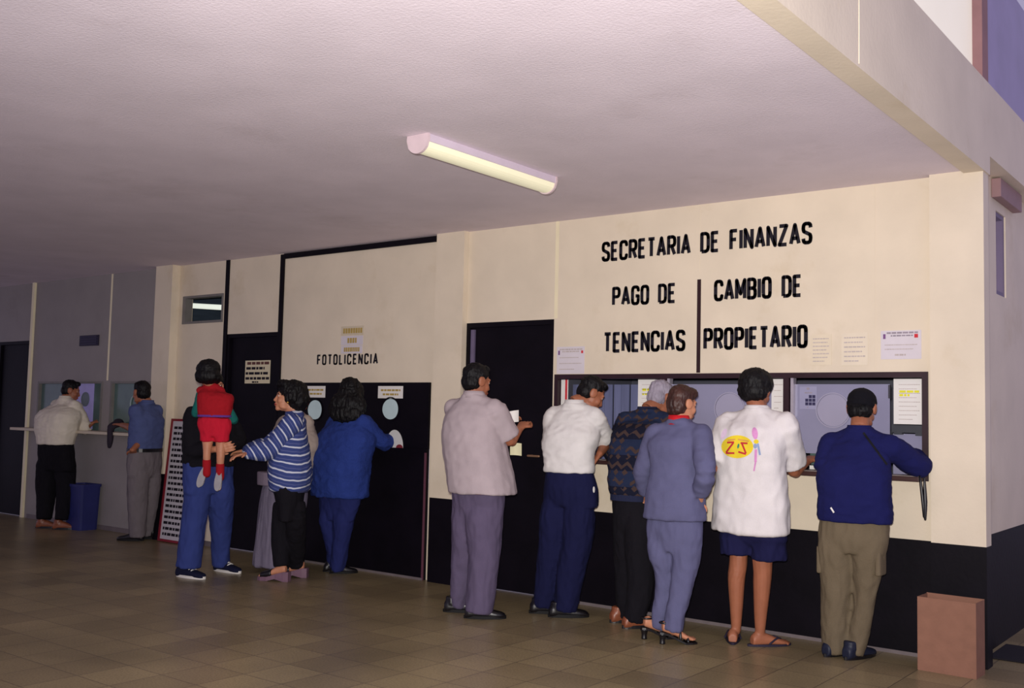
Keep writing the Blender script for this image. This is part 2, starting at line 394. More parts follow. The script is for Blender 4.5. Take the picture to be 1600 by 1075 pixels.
    def hand(s, Wp, d, side, curl, palm, k):
        n = palm or V((0, 0, -1)); n = n - d * n.dot(d)
        if n.length < .1: n = s.F - d * s.F.dot(d)
        n.normalize(); sd = d.cross(n) * (-side)          # towards the thumb
        sd.normalize()
        loft(s.b, [(Wp - d * .015 * k, sd * .026 * k, n * .02 * k), (Wp + d * .03 * k, sd * .036 * k, n * .017 * k), (Wp + d * .088 * k, sd * .043 * k, n * .0125 * k)], seg=12, res=3)
        for off, L in ((.034, .072), (.0115, .082), (-.0115, .076), (-.034, .06)):
            p = Wp + d * .084 * k + sd * off * k; pts = [p - d * .012 * k]; a = curl * .5
            for fr in (.45, .32, .23):
                dd = d * math.cos(a) + n * math.sin(a) + sd * off * .6
                p = p + dd.normalized() * L * fr * k * 1.05; pts.append(p); a += curl
            limb(s.b, pts, [.0095 * k, .009 * k, .0085 * k, .007 * k], seg=8, res=2)
        p = Wp + d * .028 * k + sd * .026 * k
        q = p + (d * .62 + sd * .68 + n * .25).normalized() * .036 * k; r_ = q + (d * .9 + sd * .2 + n * .35 * (1 + curl)).normalized() * .03 * k
        limb(s.b, [p - sd * .012 * k, q, r_], [.014 * k, .0115 * k, .0085 * k], seg=8)
    def foot(s, c, ang, k=1.0, bare=False, lift=0.0, pitchv=None):
        """bare foot under the ankle c (on the floor), toes along ang; lift raises the heel"""
        f, r = s.foot_frame(ang); k *= s.sc * (1 if bare or pitchv else .8); up = V((0, 0, 1))
        if pitchv is not None: f, up = pitchv; r = f.cross(up)
        L = [(-.065, .028, .03, .03), (-.03, .032, .045, .045), (.03, .034, .036, .038), (.09, .042, .024, .026), (.13, .044, .018, .02), (.16, .034, .012, .016)]
        rings_ = []
        for t, wd, hh, zc in L:
            e = lift * max(0, (.12 - t) / .18)
            rings_.append((c + f * t * k + up * (zc * k + e), r * wd * k, up * hh * k))
        loft(s.b, rings_, seg=12, res=2, ex=2.2)
        if bare:
            for i, (o, t, rr) in enumerate(((-.03, .17, .014), (-.012, .178, .011), (.004, .176, .0105), (.018, .168, .01), (.031, .155, .009))):
                ball(s.b, c + f * t * k + r * o * k + up * .012 * k, V((rr, rr * 1.4, rr)) * k)
        return f, r
    def finish(s, voxel=.0065):
        # hidden trunk and limbs that the clothes cover complete the body
        b = s.b
        loft(b, s.torso_rings(-.02))
        for L in s.lg:
            n_ = len(L) - 1; sh_ = s.leg_in < .9
            limb(b, [p + V((0, 0, .07 if i == n_ and sh_ else 0)) for i, (p, _) in enumerate(L)], [min(max(.03, r * s.leg_in), .038 if i == n_ and sh_ else 1) for i, (_, r) in enumerate(L)])
        me = fuse('person', b, voxel, s.base, smooth=2)
        o = bpy.data.objects.new('person', me); COL.objects.link(o); o.location = s.base
        me.materials.clear()
        for m in (s.skin, lips, eye_w, eye_i): me.materials.append(m)
        Mi = s.hM.transposed(); h0 = s.hc - s.base
        for p in me.polygons:
            q = Mi @ (p.center - h0) / s.hs
            if q.y > .05 and abs(q.x) < .06 and -.09 < q.z < .04:
                ex = (abs(q.x) - .031) / .0115; ez = (q.z - .006) / .0055
                if ex * ex + ez * ez < 1 and q.y > .066: p.material_index = 3 if abs(abs(q.x) - .031) < .006 else 2
                elif q.y > .066 and ((abs(q.x) - .029) / .016) ** 2 + ((q.z - .0245 + abs(abs(q.x) - .029) * .15) / .0042) ** 2 < 1: p.material_index = 3
                elif (q.x / .024) ** 2 + ((q.z + .067) / .011) ** 2 < 1 and q.y > .078: p.material_index = 1
        s.o = o; tag(o, s.label, s.cat, s.group)
        return o
    leg_in = .64
    # ---- clothes: each returns the child object
    def shirt(s, m, sleeves, name='shirt', grow=.006, wr=(.006, 7, 13), voxel=.0105, extra=None, label=None, hem_extra=None):
        bm = bmesh.new(); loft(bm, s.torso_rings(grow), ex=2.5)
        for pts, radii in sleeves:
            limb(bm, pts, radii, seg=14, round_ends=False); r0 = min(radii[0], .07 * s.sc + .004); ball(bm, pts[0], (r0, r0, r0))
        for S0 in (s.SL, s.SR): limb(bm, [s.nek - V((0, 0, .03 * s.sc)), s.nek.lerp(S0, .5) - V((0, 0, .012)), S0], [.055 * s.sc, .06 * s.sc, .062 * s.sc])
        if extra: extra(bm)
        return add_mesh(name, fuse(name, bm, voxel, s.base, 7, (wr[0], wr[1], wr[2], s.seed)), m, s.o, label)
    def pants(s, m, seat, name='trousers', legs=None, wr=(.006, 13, 5), voxel=.0105, grow=.0, label=None):
        bm = bmesh.new()
        rr = [s.sec(q[0], q[1], q[2], q[3], q[4] * .82, grow) for q in seat[:3]]
        lr = (legs if legs is not None else s.lg)[0][0][1]; c3, A3, B3 = rr[2]
        rr[2] = (c3, A3 * .95, B3.normalized() * min(B3.length, lr * .92)); c2, A2, B2 = rr[1]; rr[1] = (c2, A2, B2.normalized() * min(B2.length, lr * 1.16)); loft(bm, rr, ex=2.3)
        for L in (legs if legs is not None else s.lg):
            up = [(L[0][0] + V((0, 0, .15 * s.sc)), L[0][1] * .80), (L[0][0] + V((0, 0, .07 * s.sc)), L[0][1] * .97)] if legs is None else []
            limb(bm, [p for p, _ in up + L], [r + grow for _, r in up + L], seg=16, round_ends=False)
        return add_mesh(name, fuse(name, bm, voxel, s.base, 9, (wr[0], wr[1], wr[2], s.seed + 9)), m, s.o, label)
    def hair(s, balls, m=hair_b, name='hair', amp=.004, fr=55, label=None, voxel=.0065):
        bm = bmesh.new()
        for p, r in balls: ball(bm, s.hc + s.hM @ (V(p) * s.hs), V(r) * s.hs, s.hM, 18)
        return add_mesh(name, fuse(name, bm, voxel, s.base, 2, (amp, fr, fr * .4, s.seed)), m, s.o, label)
    def shoe(s, c, ang, m, sole_m=None, k=1.0, name='shoe', f_up=None, sole_h=.022):
        f, r = s.foot_frame(ang); up = V((0, 0, 1))
        if f_up: f, up = f_up; r = f.cross(up)
        k *= s.sc
        L = [(-.088, .026, .03, .034), (-.07, .036, .042, .044), (-.03, .039, .048, .05), (.03, .04, .044, .046), (.08, .046, .033, .035), (.13, .048, .026, .028), (.17, .04, .021, .024), (.192, .022, .014, .018)]
        bm = bmesh.new()
        loft(bm, [(c + f * t * k + up * zc * k, r * wd * k, up * hh * k) for t, wd, hh, zc in L], seg=16, res=2, ex=2.6)
        limb(bm, [c - f * .035 * k + up * .06 * k, c - f * .035 * k + up * .11 * k], [.044 * k, .043 * k], round_ends=False)
        o = add_mesh(name, fuse(name, bm, .0065, s.base, 2), m, s.o)
        if sole_m:
            bm = bmesh.new(); lo, hi = [], []
            for i in range(28):
                t = 2 * PI * i / 28; x = .052 + .148 * math.cos(t); wd = (.046 + .010 * math.cos(t)) * math.sin(t)
                q = c + f * x * k + r * wd * k
                lo.append(bm.verts.new(q + up * .001 - s.base)); hi.append(bm.verts.new(q + up * sole_h * k - s.base))
            bm.faces.new(lo[::-1]); bm.faces.new(hi)
            for i in range(28): bm.faces.new((lo[i], lo[(i + 1) % 28], hi[(i + 1) % 28], hi[i]))
            obj('sole', bm, sole_m, o, smooth=False)
        return o
    def tube(s, name, pts, r, m, parent=None, flat=1.0, hint=None, label=None):
        bm = bmesh.new(); limb(bm, [p - s.base for p in pts], [r] * len(pts) if not isinstance(r, list) else r, seg=10, flat=flat, hint=hint)
        o = obj(name, bm, m, parent or s.o, smooth=True)
        if label: o['label'] = label
        return o
    def belt(s, q, m, name='belt', h=.02, grow=.012):
        c, A, B = s.sec(*q, grow=grow); bm = bmesh.new(); n = 32; R_ = []
        for i in range(n):
            t = 2 * PI * i / n; cs, sn = math.cos(t), math.sin(t); f = (abs(cs) ** 2.5 + abs(sn) ** 2.5) ** (-1 / 2.5)
            R_.append([bm.verts.new(c + (A * cs + B * sn) * f * g + V((0, 0, z)) - s.base) for g, z in ((1, -h), (1, h), (.94, h), (.94, -h))])
        for i in range(n):
            a, b = R_[i], R_[(i + 1) % n]
            for k in range(4): bm.faces.new((a[k], b[k], b[(k + 1) % 4], a[(k + 1) % 4]))
        return obj(name, bm, m, s.o, smooth=False)
    def collar(s, m, name='collar', r=.066, h=.022, drop=.004, parent=None, label=None):
        bm = bmesh.new(); n = 24; R_ = []
        for i in range(n):
            t = 2 * PI * i / n; d = s.R * math.cos(t) + s.F * math.sin(t); k = s.sc
            z = s.nek + V((0, 0, .012 - .03 * max(0, math.sin(t))))
            R_.append([bm.verts.new(z + d * (r + a) * k + V((0, 0, zz)) - s.base) for a, zz in ((0, h), (.006, h), (.016, -h), (.004, -h))])
        for i in range(n):
            a, b = R_[i], R_[(i + 1) % n]
            for q in range(4): bm.faces.new((a[q], b[q], b[(q + 1) % 4], a[(q + 1) % 4]))
        o = obj(name, bm, m, parent or s.o, smooth=True)
        if label: o['label'] = label
        return o

def cut(S0, E, Wp, frac, r0, r1, r2=None, ease=0):
    """sleeve along an arm: frac <= 1 ends on the upper arm, 1..2 on the forearm"""
    start = S0 - (E - S0).normalized() * .0
    if frac <= 1: return ([start, S0.lerp(E, frac * .5), S0.lerp(E, frac)], [r0, (r0 + r1) / 2, r1])
    return ([start, S0.lerp(E, .5), E, E.lerp(Wp, (frac - 1) * .5), E.lerp(Wp, frac - 1)], [r0, r0 * .95, (r0 + r1) / 2, r1 * 1.02, r2 or r1])
SHORT = [((0, -.02, .052), (.0815, .094, .078)), ((0, -.045, -.004), (.0765, .066, .07)), ((0, .045, .092), (.05, .035, .03))]
black_leather = mat('black_leather', (18, 16, 20), .35, .1, 20, spec=.5)

def decal(name, target, polys, m, parent, lift=.003):
    """printed patch that lies on the garment: pixel polygons cast onto the target surface"""
    me = target.data; base = parent.matrix_world.translation if False else None
    ofs = V(target.parent.location) if target.parent else V((0, 0, 0))
    bvh = BVHTree.FromPolygons([v.co + ofs for v in me.vertices], [p.vertices[:] for p in me.polygons])
    bm = bmesh.new()
    for poly, ctr in polys:
        def hit(px, py):
            d = (P(px, py, 1) - CAM).normalized(); h_ = bvh.ray_cast(CAM, d)
            return (h_[0] - d * lift - ofs) if h_[0] else None
        rows = []
        for fr in (.001, .3, .55, .8, 1.0):
            rows.append([hit(ctr[0] + (x - ctr[0]) * fr, ctr[1] + (y - ctr[1]) * fr) for x, y in poly])
        vs = [[bm.verts.new(p) if p else None for p in r_] for r_ in rows]
        n = len(poly)
        for a, b in zip(vs, vs[1:]):
            for i in range(n):
                q = (a[i], a[(i + 1) % n], b[(i + 1) % n], b[i])
                if all(q): bm.faces.new(q)
    o = obj(name, bm, m, parent, smooth=True); return o
def ell(cx, cy, rx, ry, n=28, rot=0):
    c, s_ = math.cos(rot), math.sin(rot)
    return ([(cx + rx * math.cos(2 * PI * i / n) * c - ry * math.sin(2 * PI * i / n) * s_, cy + rx * math.cos(2 * PI * i / n) * s_ + ry * math.sin(2 * PI * i / n) * c) for i in range(n)], (cx, cy))
def quad(x0, y0, x1, y1, wd):
    dx, dy = x1 - x0, y1 - y0; L = math.hypot(dx, dy); nx, ny = -dy / L * wd / 2, dx / L * wd / 2
    pts = []
    for t in (0, .25, .5, .75, 1): pts.append((x0 + dx * t + nx, y0 + dy * t + ny))
    for t in (1, .75, .5, .25, 0): pts.append((x0 + dx * t - nx, y0 + dy * t - ny))
    return (pts, ((x0 + x1) / 2, (y0 + y1) / 2))
# fabrics
def cloth(name, rgb, rough=.9, var=.06, bump=.25, sc=120): return mat(name, rgb, rough, var, 9, bump, sc, spec=.15)
navy_cloth = cloth('navy_cloth', (26, 26, 62)); black_cloth = cloth('black_cloth', (20, 18, 24)); white_knit = cloth('white_knit', (212, 208, 206), sc=200)
olive = cloth('olive_twill', (104, 92, 74)); slate = cloth('slate_suiting', (92, 92, 124), sc=220); royal = cloth('royal_blue_wool', (40, 58, 126), bump=.6, sc=70)
denim = cloth('blue_denim', (50, 62, 120), sc=220); denim2 = cloth('dark_blue_denim', (36, 42, 94), sc=220)
brown_leather = mat('brown_leather', (128, 72, 48), .4, .12, 14, spec=.5)
rubber_white = mat('white_rubber', (216, 212, 206), .6, .04, 12)

# ---- man in the navy sweatshirt and cap, last at the counter
feet = [on_floor(1303, 1024), on_floor(1335, 1029)]
f = Fig('person in navy sweatshirt, dark backward cap and olive cargo trousers leaning at the last window', 'person', feet[0].lerp(feet[1], .5), 6.15, 92)
f.torso([(1281, 1391, 815, 0, .62), (1281, 1388, 770, 0, .64), (1283, 1386, 730, .03, .62), (1286, 1392, 698, .07, .55)], (1343, 672, .1), .165, .04)
f.legs([[(1279, 1332, 862), (1282, 1331, 900), (1284, 1328, 945), (1284, 1326, 985), (1285, 1327, 1018)], [(1331, 1381, 862), (1335, 1375, 900), (1334, 1367, 940), (1328, 1358, 985), (1322, 1349, 1021)]], feet)
f.body_head(f.at(1347, 640, .18), 92, -18, 0, 1.0)
aL = f.arm(-1, (1290, 738, .10), (1325, 728, .24)); aR = f.arm(1, (1437, 729, .08), (1424, 706, .24), curl=.25)
for c in feet: f.foot(c, 75, .85)
f.finish()
navy_sweat = cloth('navy_sweatshirt', (24, 26, 76))
sh = f.shirt(navy_sweat, [cut(*aL, 1.85, .078, .06, .05), cut(*aR, 1.8, .082, .068, .052)], 'sweatshirt')
f.collar(navy_sweat, r=.064, h=.018, parent=sh)
f.pants(olive, [(1285, 1386, 805, 0, .66), (1281, 1384, 835, 0, .7), (1280, 1382, 862, 0, .6), (1290, 1372, 875, 0, .45)])
for L, e in ((f.lg[0], -1), (f.lg[1], 1)):
    bm = bmesh.new(); c = L[0][0].lerp(L[1][0], .35) + f.R * e * (L[0][1] * .80)
    loft(bm, [(c + V((0, 0, z)), f.R * .020, f.F * .07) for z in (-.08, 0, .08)], seg=14, ex=5)
    add_mesh('cargo_pocket', fuse('cargo_pocket', bm, .008, f.base, 2), olive, f.o)
for c in feet: f.shoe(c, 75, mat('dark_blue_shoe', (26, 30, 48), .5, .1, 14), black_leather)
capm = cloth('black_cap_cloth', (17, 16, 22))
f.hair([((0, -.045, -.015), (.077, .066, .068))])
bm = bmesh.new(); Q = lambda p: f.hc + f.hM @ V(p)
ball(bm, Q((0, -.015, .052)), V((.088, .105, .078)), f.hM); ball(bm, Q((0, -.03, .02)), V((.087, .095, .05)), f.hM)
loft(bm, [(Q((0, -.09, .005)), f.hM @ V((.05, 0, 0)), f.hM @ V((0, .004, .006))), (Q((0, -.125, -.012)), f.hM @ V((.062, 0, 0)), f.hM @ V((0, .004, .006))), (Q((0, -.15, -.03)), f.hM @ V((.04, 0, 0)), f.hM @ V((0, .004, .006)))], seg=14)
cap = add_mesh('cap', fuse('cap', bm, .006, f.base, 2), capm, f.o)
ball(bm := bmesh.new(), Q((0, -.015, .132)) - f.base, (.008, .008, .006)); obj('button', bm, capm, cap, smooth=True)
decal('shoulder_strap', sh, [quad(1349, 676, 1386, 726, 3.5)], mat('black_strap', (10, 10, 16), .8, .1, 20), sh, .004)
decal('small_emblem', sh, [quad(1298, 793, 1303, 801, 2.6)], paper, sh, .003)

# ---- man in the printed white T-shirt, shorts and flip-flops
feet = [on_floor(1145, 1003), on_floor(1190, 1009)]
f = Fig('person in oversized white T-shirt with yellow oval print, navy shorts and flip-flops', 'person', feet[0].lerp(feet[1], .5), 6.47, 88)
f.torso([(1114, 1230, 832, 0, .6), (1116, 1228, 790, 0, .62), (1122, 1225, 740, 0, .62), (1124, 1224, 700, 0, .62), (1120, 1227, 672, .02, .52)], (1183, 639, .03), .185, .045)
f.legs([[(1140, 1168, 866), (1139, 1167, 885), (1137, 1164, 905), (1140, 1161, 945), (1143, 1157, 985)], [(1175, 1207, 872), (1177, 1206, 893), (1177, 1204, 915), (1178, 1199, 955), (1180, 1195, 990)]], feet)
f.leg_in = 1.0
f.body_head(f.at(1182, 612, .08), 88, -12, 0, 1.02)
aL = f.arm(-1, (1113, 728, .05), (1135, 722, .22)); aR = f.arm(1, (1240, 737, .05), (1261, 721, .20), curl=.4)
f.foot(feet[0], 115, 1.0, True); f.foot(feet[1], 52, 1.05, True)
f.finish()
tee = cloth('white_jersey', (216, 210, 210), sc=200)
sh = f.shirt(tee, [cut(*aL, .93, .085, .082), cut(*aR, .86, .09, .09)], 'tee_shirt', wr=(.008, 7, 5))
f.collar(tee, r=.068, h=.012, parent=sh)
f.pants(navy_cloth, [(1127, 1226, 822, 0, .66), (1127, 1228, 840, 0, .62), (1134, 1222, 852, 0, .45)], 'shorts', [[(f.at(1151, 835, .05), .105), (f.at(1151, 852, .05), .104), (f.at(1151, 867, .045), .106)], [(f.at(1202, 838, -.05), .108), (f.at(1202, 856, -.05), .108), (f.at(1202, 874, -.05), .11)]])
f.hair([((0, -.022, .048), (.108, .114, .098)), ((0, -.05, -.004), (.1, .075, .076)), ((0, .045, .1), (.06, .04, .03))], amp=.004)
for c, a in ((feet[0], 115), (feet[1], 52)):
    ff, r = f.foot_frame(a); bm = bmesh.new(); lo, hi = [], []
    for i in range(28):
        t = 2 * PI * i / 28; q = c + ff * (.052 + .15 * math.cos(t)) + r * (.046 + .012 * math.cos(t)) * math.sin(t) - f.base
        lo.append(bm.verts.new(q + V((0, 0, .001)))); hi.append(bm.verts.new(q + V((0, 0, .014))))
    bm.faces.new(lo[::-1]); bm.faces.new(hi)
    for i in range(28): bm.faces.new((lo[i], lo[(i + 1) % 28], hi[(i + 1) % 28], hi[i]))
    ft = obj('flip_flop', bm, mat('dark_foam', (40, 34, 52), .7, .1, 14), f.o)
    for e in (-1, 1):
        f.tube(None or 'strap', [c + ff * .15 - r * .012 + V((0, 0, .02)), c + ff * .10 + r * e * .028 + V((0, 0, .052)), c + ff * .03 + r * e * .05 + V((0, 0, .02))], .006, mat('dark_foam', (40, 34, 52)), ft)
yel = mat('yellow_print', (226, 200, 48), .9, .05, 20); redp = mat('red_print', (186, 44, 54), .9, .05, 20); pink = mat('pink_print', (206, 140, 190), .9, .1, 30); grn = mat('green_print', (60, 130, 104), .9, .1, 30); lilp = mat('pale_lilac_print', (214, 190, 214), .9, .1, 30); blup = mat('blue_grey_print', (140, 156, 190), .9, .1, 30); orp = mat('faded_red_print', (206, 150, 80), .9, .1, 30)
decal('oval_print', sh, [ell(1152, 698, 25, 18)], yel, sh, .003)
decal('letter_print', sh, [quad(*q, 2.8) for q in ((1136, 691.5, 1147, 690.8), (1146, 691.5, 1134.5, 707), (1134, 708, 1147.5, 708), (1157, 692.2, 1168, 692.8), (1159, 692.5, 1165.5, 708.5), (1153.5, 706, 1165.5, 709.5))], redp, sh, .006)
decal('arc_print', sh, [quad(1137, 688, 1149, 686.5, 2), quad(1153, 686.5, 1170, 689.5, 2)], orp, sh, .006)
decal('bird_print', sh, [ell(1153.5, 697, 1.6, 4, 12, .2)], grn, sh, .007)
decal('feather_print', sh, [ell(1179.5, 677, 4.6, 9.5, 18, -.12), quad(1181, 702, 1180.5, 722, 4), quad(1180.5, 722, 1178, 736, 2.5)], pink, sh, .003)
decal('wing_print', sh, [ell(1181.5, 690, 4, 3.4, 14)], yel, sh, .0045)
decal('tail_print', sh, [quad(1184, 693, 1187.5, 711, 3.2), ell(1180, 697, 3, 4, 12)], blup, sh, .004)
decal('faded_feather_print', sh, [ell(1131, 678, 3.8, 9, 16, .4)], lilp, sh, .003)

# ---- woman in the slate trouser suit
feet = [on_floor(1019, 998), on_floor(1048, 1006)]
f = Fig('person in slate grey trouser suit with red collar and black heeled sandals', 'person', feet[0].lerp(feet[1], .5), 6.5, 90, skin_l, .95)
f.torso([(1008, 1100, 812, 0, .66), (1011, 1098, 775, 0, .68), (1019, 1091, 732, 0, .64), (1014, 1093, 695, .01, .58), (1012, 1092, 678, .02, .5)], (1061, 659, .03), .158, .035)
f.legs([[(1012, 1056, 862), (1022, 1058, 892), (1024, 1053, 930), (1019, 1047, 955), (1016, 1040, 981)], [(1050, 1095, 862), (1050, 1089, 890), (1045, 1079, 930), (1039, 1071, 960), (1035, 1067, 985)]], feet)
f.body_head(f.at(1067, 632, .06), 66, -8, 0, .95)
aL = f.arm(-1, (1004, 735, 1), (1012, 778, 1)); aR = f.arm(1, (1103, 738, -1), (1092, 782, 1))
for c, a in ((feet[0], 50), (feet[1], 46)): f.foot(c + V((0, 0, .018)), a, .92, True, lift=.06)
f.finish()
sh = f.shirt(slate, [cut(*aL, 1.8, .072, .056, .05), cut(*aR, 1.75, .074, .058, .052)], 'jacket', wr=(.005, 7, 9))
f.pants(slate, [(1014, 1096, 800, 0, .7), (1011, 1097, 830, 0, .75), (1012, 1094, 862, 0, .62), (1024, 1086, 876, 0, .45)])
f.collar(mat('red_silk', (190, 26, 36), .5, .08, 14), r=.064, h=.03, label='bright red collar')
f.hair([((0, -.02, .052), (.083, .096, .082)), ((0, -.05, .0), (.079, .07, .082)), ((0, -.05, -.045), (.066, .058, .05)), ((.035, .03, .08), (.042, .05, .038)), ((-.035, .03, .08), (.042, .05, .038))], hair_br, amp=.003)
def sandal(fig, c, a, m, heel_h, k=.92):
    ff, r = fig.foot_frame(a); k *= fig.sc; bm = bmesh.new(); rows = []
    for t, wd in ((-.085, .02), (-.06, .03), (-.02, .032), (.04, .036), (.1, .044), (.15, .044), (.19, .026)):
        e = .012 + heel_h * max(0, min(1, (.1 - t) / .14)); q = c + ff * t * k
        rows.append([bm.verts.new(q + r * sx * wd * k + V((0, 0, z)) - fig.base) for sx, z in ((-1, e), (1, e), (1, max(.001, e - .014)), (-1, max(.001, e - .014)))])
    for p, q in zip(rows, rows[1:]):
        for i in range(4): bm.faces.new((p[i], p[(i + 1) % 4], q[(i + 1) % 4], q[i]))
    bm.faces.new(rows[0]); bm.faces.new(rows[-1][::-1])
    s_ = obj('sandal', bm, m, fig.o)
    bm = bmesh.new(); hc = c - ff * .062 * k - fig.base
    loft(bm, [(hc + V((0, 0, .001)), r * .018, ff * .018), (hc + V((0, 0, heel_h * .5)), r * .017, ff * .017), (hc + V((0, 0, heel_h)), r * .026, ff * .026)], seg=12)
    obj('heel', bm, m, s_, smooth=True)
    for t, hh, wd in ((.115, .05, .046), (.06, .075 + heel_h * .3, .04)):
        q = c + ff * t * k; e = heel_h * max(0, (.1 - t) / .14)
        fig.tube('strap', [q - r * wd * k + V((0, 0, .02 + e)), q - r * wd * .7 * k + V((0, 0, hh * .8)), q + V((0, 0, hh)), q + r * wd * .7 * k + V((0, 0, hh * .8)), q + r * wd * k + V((0, 0, .02 + e))], .009, m, s_)
    q = c - ff * .04 * k + V((0, 0, heel_h + .07))
    fig.tube('ankle_strap', [q + (r * math.cos(t) * .034 + ff * math.sin(t) * .042) * k for t in [i * PI / 6 for i in range(13)]], .006, m, s_)
for c, a in ((feet[0], 50), (feet[1], 46)): sandal(f, c, a, black_leather, .062)

# ---- grey haired man in the patterned sweater
feet = [on_floor(972, 972), on_floor(992, 981)]
f = Fig('person with grey hair in dark patterned sweater and brown shoes, bent over counter', 'person', feet[0].lerp(feet[1], .5), 6.95, 92)
f.torso([(955, 1012, 774, 0, .7), (952, 1014, 745, .02, .7), (954, 1018, 705, .08, .66), (962, 1026, 672, .15, .6), (972, 1032, 655, .19, .5)], (1012, 643, .24), .165, .03)
f.legs([[(958, 996, 830), (960, 996, 880), (962, 994, 930), (964, 990, 964)], [(976, 1018, 830), (979, 1021, 880), (979, 1018, 930), (974, 1008, 970)]], feet)
f.body_head(f.at(1033, 623, .32), 72, -22, 0, 1.0)
aL = f.arm(-1, (957, 708, 1), (972, 712, 1)); aR = f.arm(1, (1040, 712, 1), (1030, 712, 1))
for c in feet: f.foot(c, 58, .85)
f.finish()
def patterned():
    m = bpy.data.materials.new('patterned_knit'); m.use_nodes = True; nt = m.node_tree; b = nt.nodes['Principled BSDF']; L = nt.links; N = nt.nodes.new
    b.inputs['Roughness'].default_value = .95; b.inputs['Specular IOR Level'].default_value = .1
    tc = N('ShaderNodeTexCoord'); sp = N('ShaderNodeSeparateXYZ'); L.new(tc.outputs['Object'], sp.inputs[0])
    def mth(op, a, b_=None, c=None):
        n = N('ShaderNodeMath'); n.operation = op
        for i, q in enumerate((a, b_, c)):
            if q is None: continue
            if isinstance(q, (int, float)): n.inputs[i].default_value = q
            else: L.new(q, n.inputs[i])
        return n.outputs[0]
    x, z = sp.outputs[0], sp.outputs[2]
    zig = mth('PINGPONG', mth('MULTIPLY', x, 1.0), .04)
    zz = mth('ADD', z, mth('MULTIPLY', zig, .8))
    band = mth('LESS_THAN', mth('ABSOLUTE', mth('SUBTRACT', mth('FRACT', mth('DIVIDE', zz, .105)), .5)), .12)
    dia = mth('LESS_THAN', mth('ADD', mth('PINGPONG', x, .035), mth('PINGPONG', mth('ADD', z, .01), .0525)), .022)
    nz = N('ShaderNodeTexNoise'); nz.inputs['Scale'].default_value = 14; L.new(tc.outputs['Object'], nz.inputs[0])
    f_ = mth('MULTIPLY', mth('MAXIMUM', band, dia), mth('GREATER_THAN', nz.outputs[0], .45))
    b2 = mth('GREATER_THAN', mth('FRACT', mth('DIVIDE', z, .21)), .5)
    m1 = N('ShaderNodeMix'); m1.data_type = 'RGBA'; m1.inputs['A'].default_value = lin((24, 26, 42)); m1.inputs['B'].default_value = lin((34, 42, 66)); L.new(b2, m1.inputs['Factor'])
    m2 = N('ShaderNodeMix'); m2.data_type = 'RGBA'; m2.inputs['B'].default_value = lin((66, 52, 50)); L.new(f_, m2.inputs['Factor']); L.new(m1.outputs['Result'], m2.inputs['A'])
    L.new(m2.outputs['Result'], b.inputs['Base Color']); return m
knit = patterned()
sh = f.shirt(knit, [cut(*aL, 1.85, .078, .06, .045), cut(*aR, 1.85, .078, .06, .045)], 'sweater')
f.belt((955, 1012, 775, 0, .7), cloth('navy_ribbing', (34, 38, 62), sc=60), 'ribbed_hem', .03, .002)
f.collar(cloth('navy_ribbing', (34, 38, 62)), r=.064, h=.022, parent=sh)
f.pants(black_cloth, [(958, 1012, 768, 0, .72), (957, 1015, 795, 0, .75), (959, 1018, 830, 0, .65), (966, 1008, 845, 0, .5)])
for c in feet: f.shoe(c, 58, brown_leather, black_leather)
f.hair(SHORT, hair_g)

# ---- man in the white polo shirt
feet = [on_floor(847, 958), on_floor(877, 964)]
f = Fig('person in white polo shirt and navy trousers, head bowed beside the dark door', 'person', feet[0].lerp(feet[1], .5), 7.2, 96)
f.torso([(852, 926, 738, 0, .62), (851, 927, 708, .02, .66), (851, 935, 678, .05, .62), (855, 938, 655, .08, .52)], (898, 633, .1), .16, .04)
f.legs([[(843, 890, 815), (841, 885, 855), (837, 875, 900), (834, 868, 945)], [(880, 930, 815), (875, 922, 860), (869, 912, 905), (865, 902, 952)]], feet)
f.body_head(f.at(924, 616, .14), 50, -30, 0, 1.0)
aL = f.arm(-1, (862, 708, .1), (890, 706, .15)); aR = f.arm(1, (946, 694, 1), (937, 709, -1), LF=.2, curl=.3, hdir=(-.35, -.45, -.75))
for c in feet: f.foot(c, 45, .85)
f.finish()
sh = f.shirt(white_knit, [cut(*aL, .85, .08, .075), cut(*aR, .8, .082, .078)], 'polo_shirt')
f.collar(white_knit, r=.064, h=.026, parent=sh)
navy_tr = cloth('navy_trousers_cloth', (22, 24, 58), sc=220)
f.pants(navy_tr, [(854, 925, 732, 0, .7), (850, 934, 762, 0, .78), (846, 936, 790, 0, .72), (852, 924, 815, 0, .5)])
for c in feet: f.shoe(c, 45, black_leather, mat('black_rubber_sole', (14, 13, 16), .7, .1, 20))
f.hair(SHORT)
tr = f.o.children[2]
decal('pocket_tag', [c for c in f.o.children if c.name.startswith('trousers')][0], [ell(928, 765, 1.8, 5, 12)], paper, [c for c in f.o.children if c.name.startswith('trousers')][0], .004)

# ---- heavy man in the grey shirt holding papers
feet = [on_floor(713, 956), on_floor(746, 966)]
f = Fig('person, heavyset, in untucked grey short-sleeved shirt and mauve grey trousers holding papers', 'person', feet[0].lerp(feet[1], .5), 7.2, 92)
f.torso([(704, 804, 770, -.02, .9), (701, 798, 735, 0, .9), (694, 787, 692, .02, .82), (696, 782, 658, .03, .72), (702, 778, 640, .03, .6)], (741, 619, .03), .17, .045)
f.legs([[(705, 752, 815), (705, 746, 860), (705, 738, 900), (704, 728, 948)], [(728, 785, 815), (731, 782, 860), (730, 776, 905), (726, 770, 957)]], feet)
f.body_head(f.at(745, 597, .05), 72, -8, 0, 1.03)
aR = f.arm(1, (797, 690, .0), (812, 670, .14), curl=.8); aL = f.arm(-1, (750, 690, 1), (788, 662, 1), curl=.6)
for c in feet: f.foot(c, 45, .85)
f.finish()
grey_shirt = cloth('warm_grey_cotton', (170, 156, 160), sc=240)
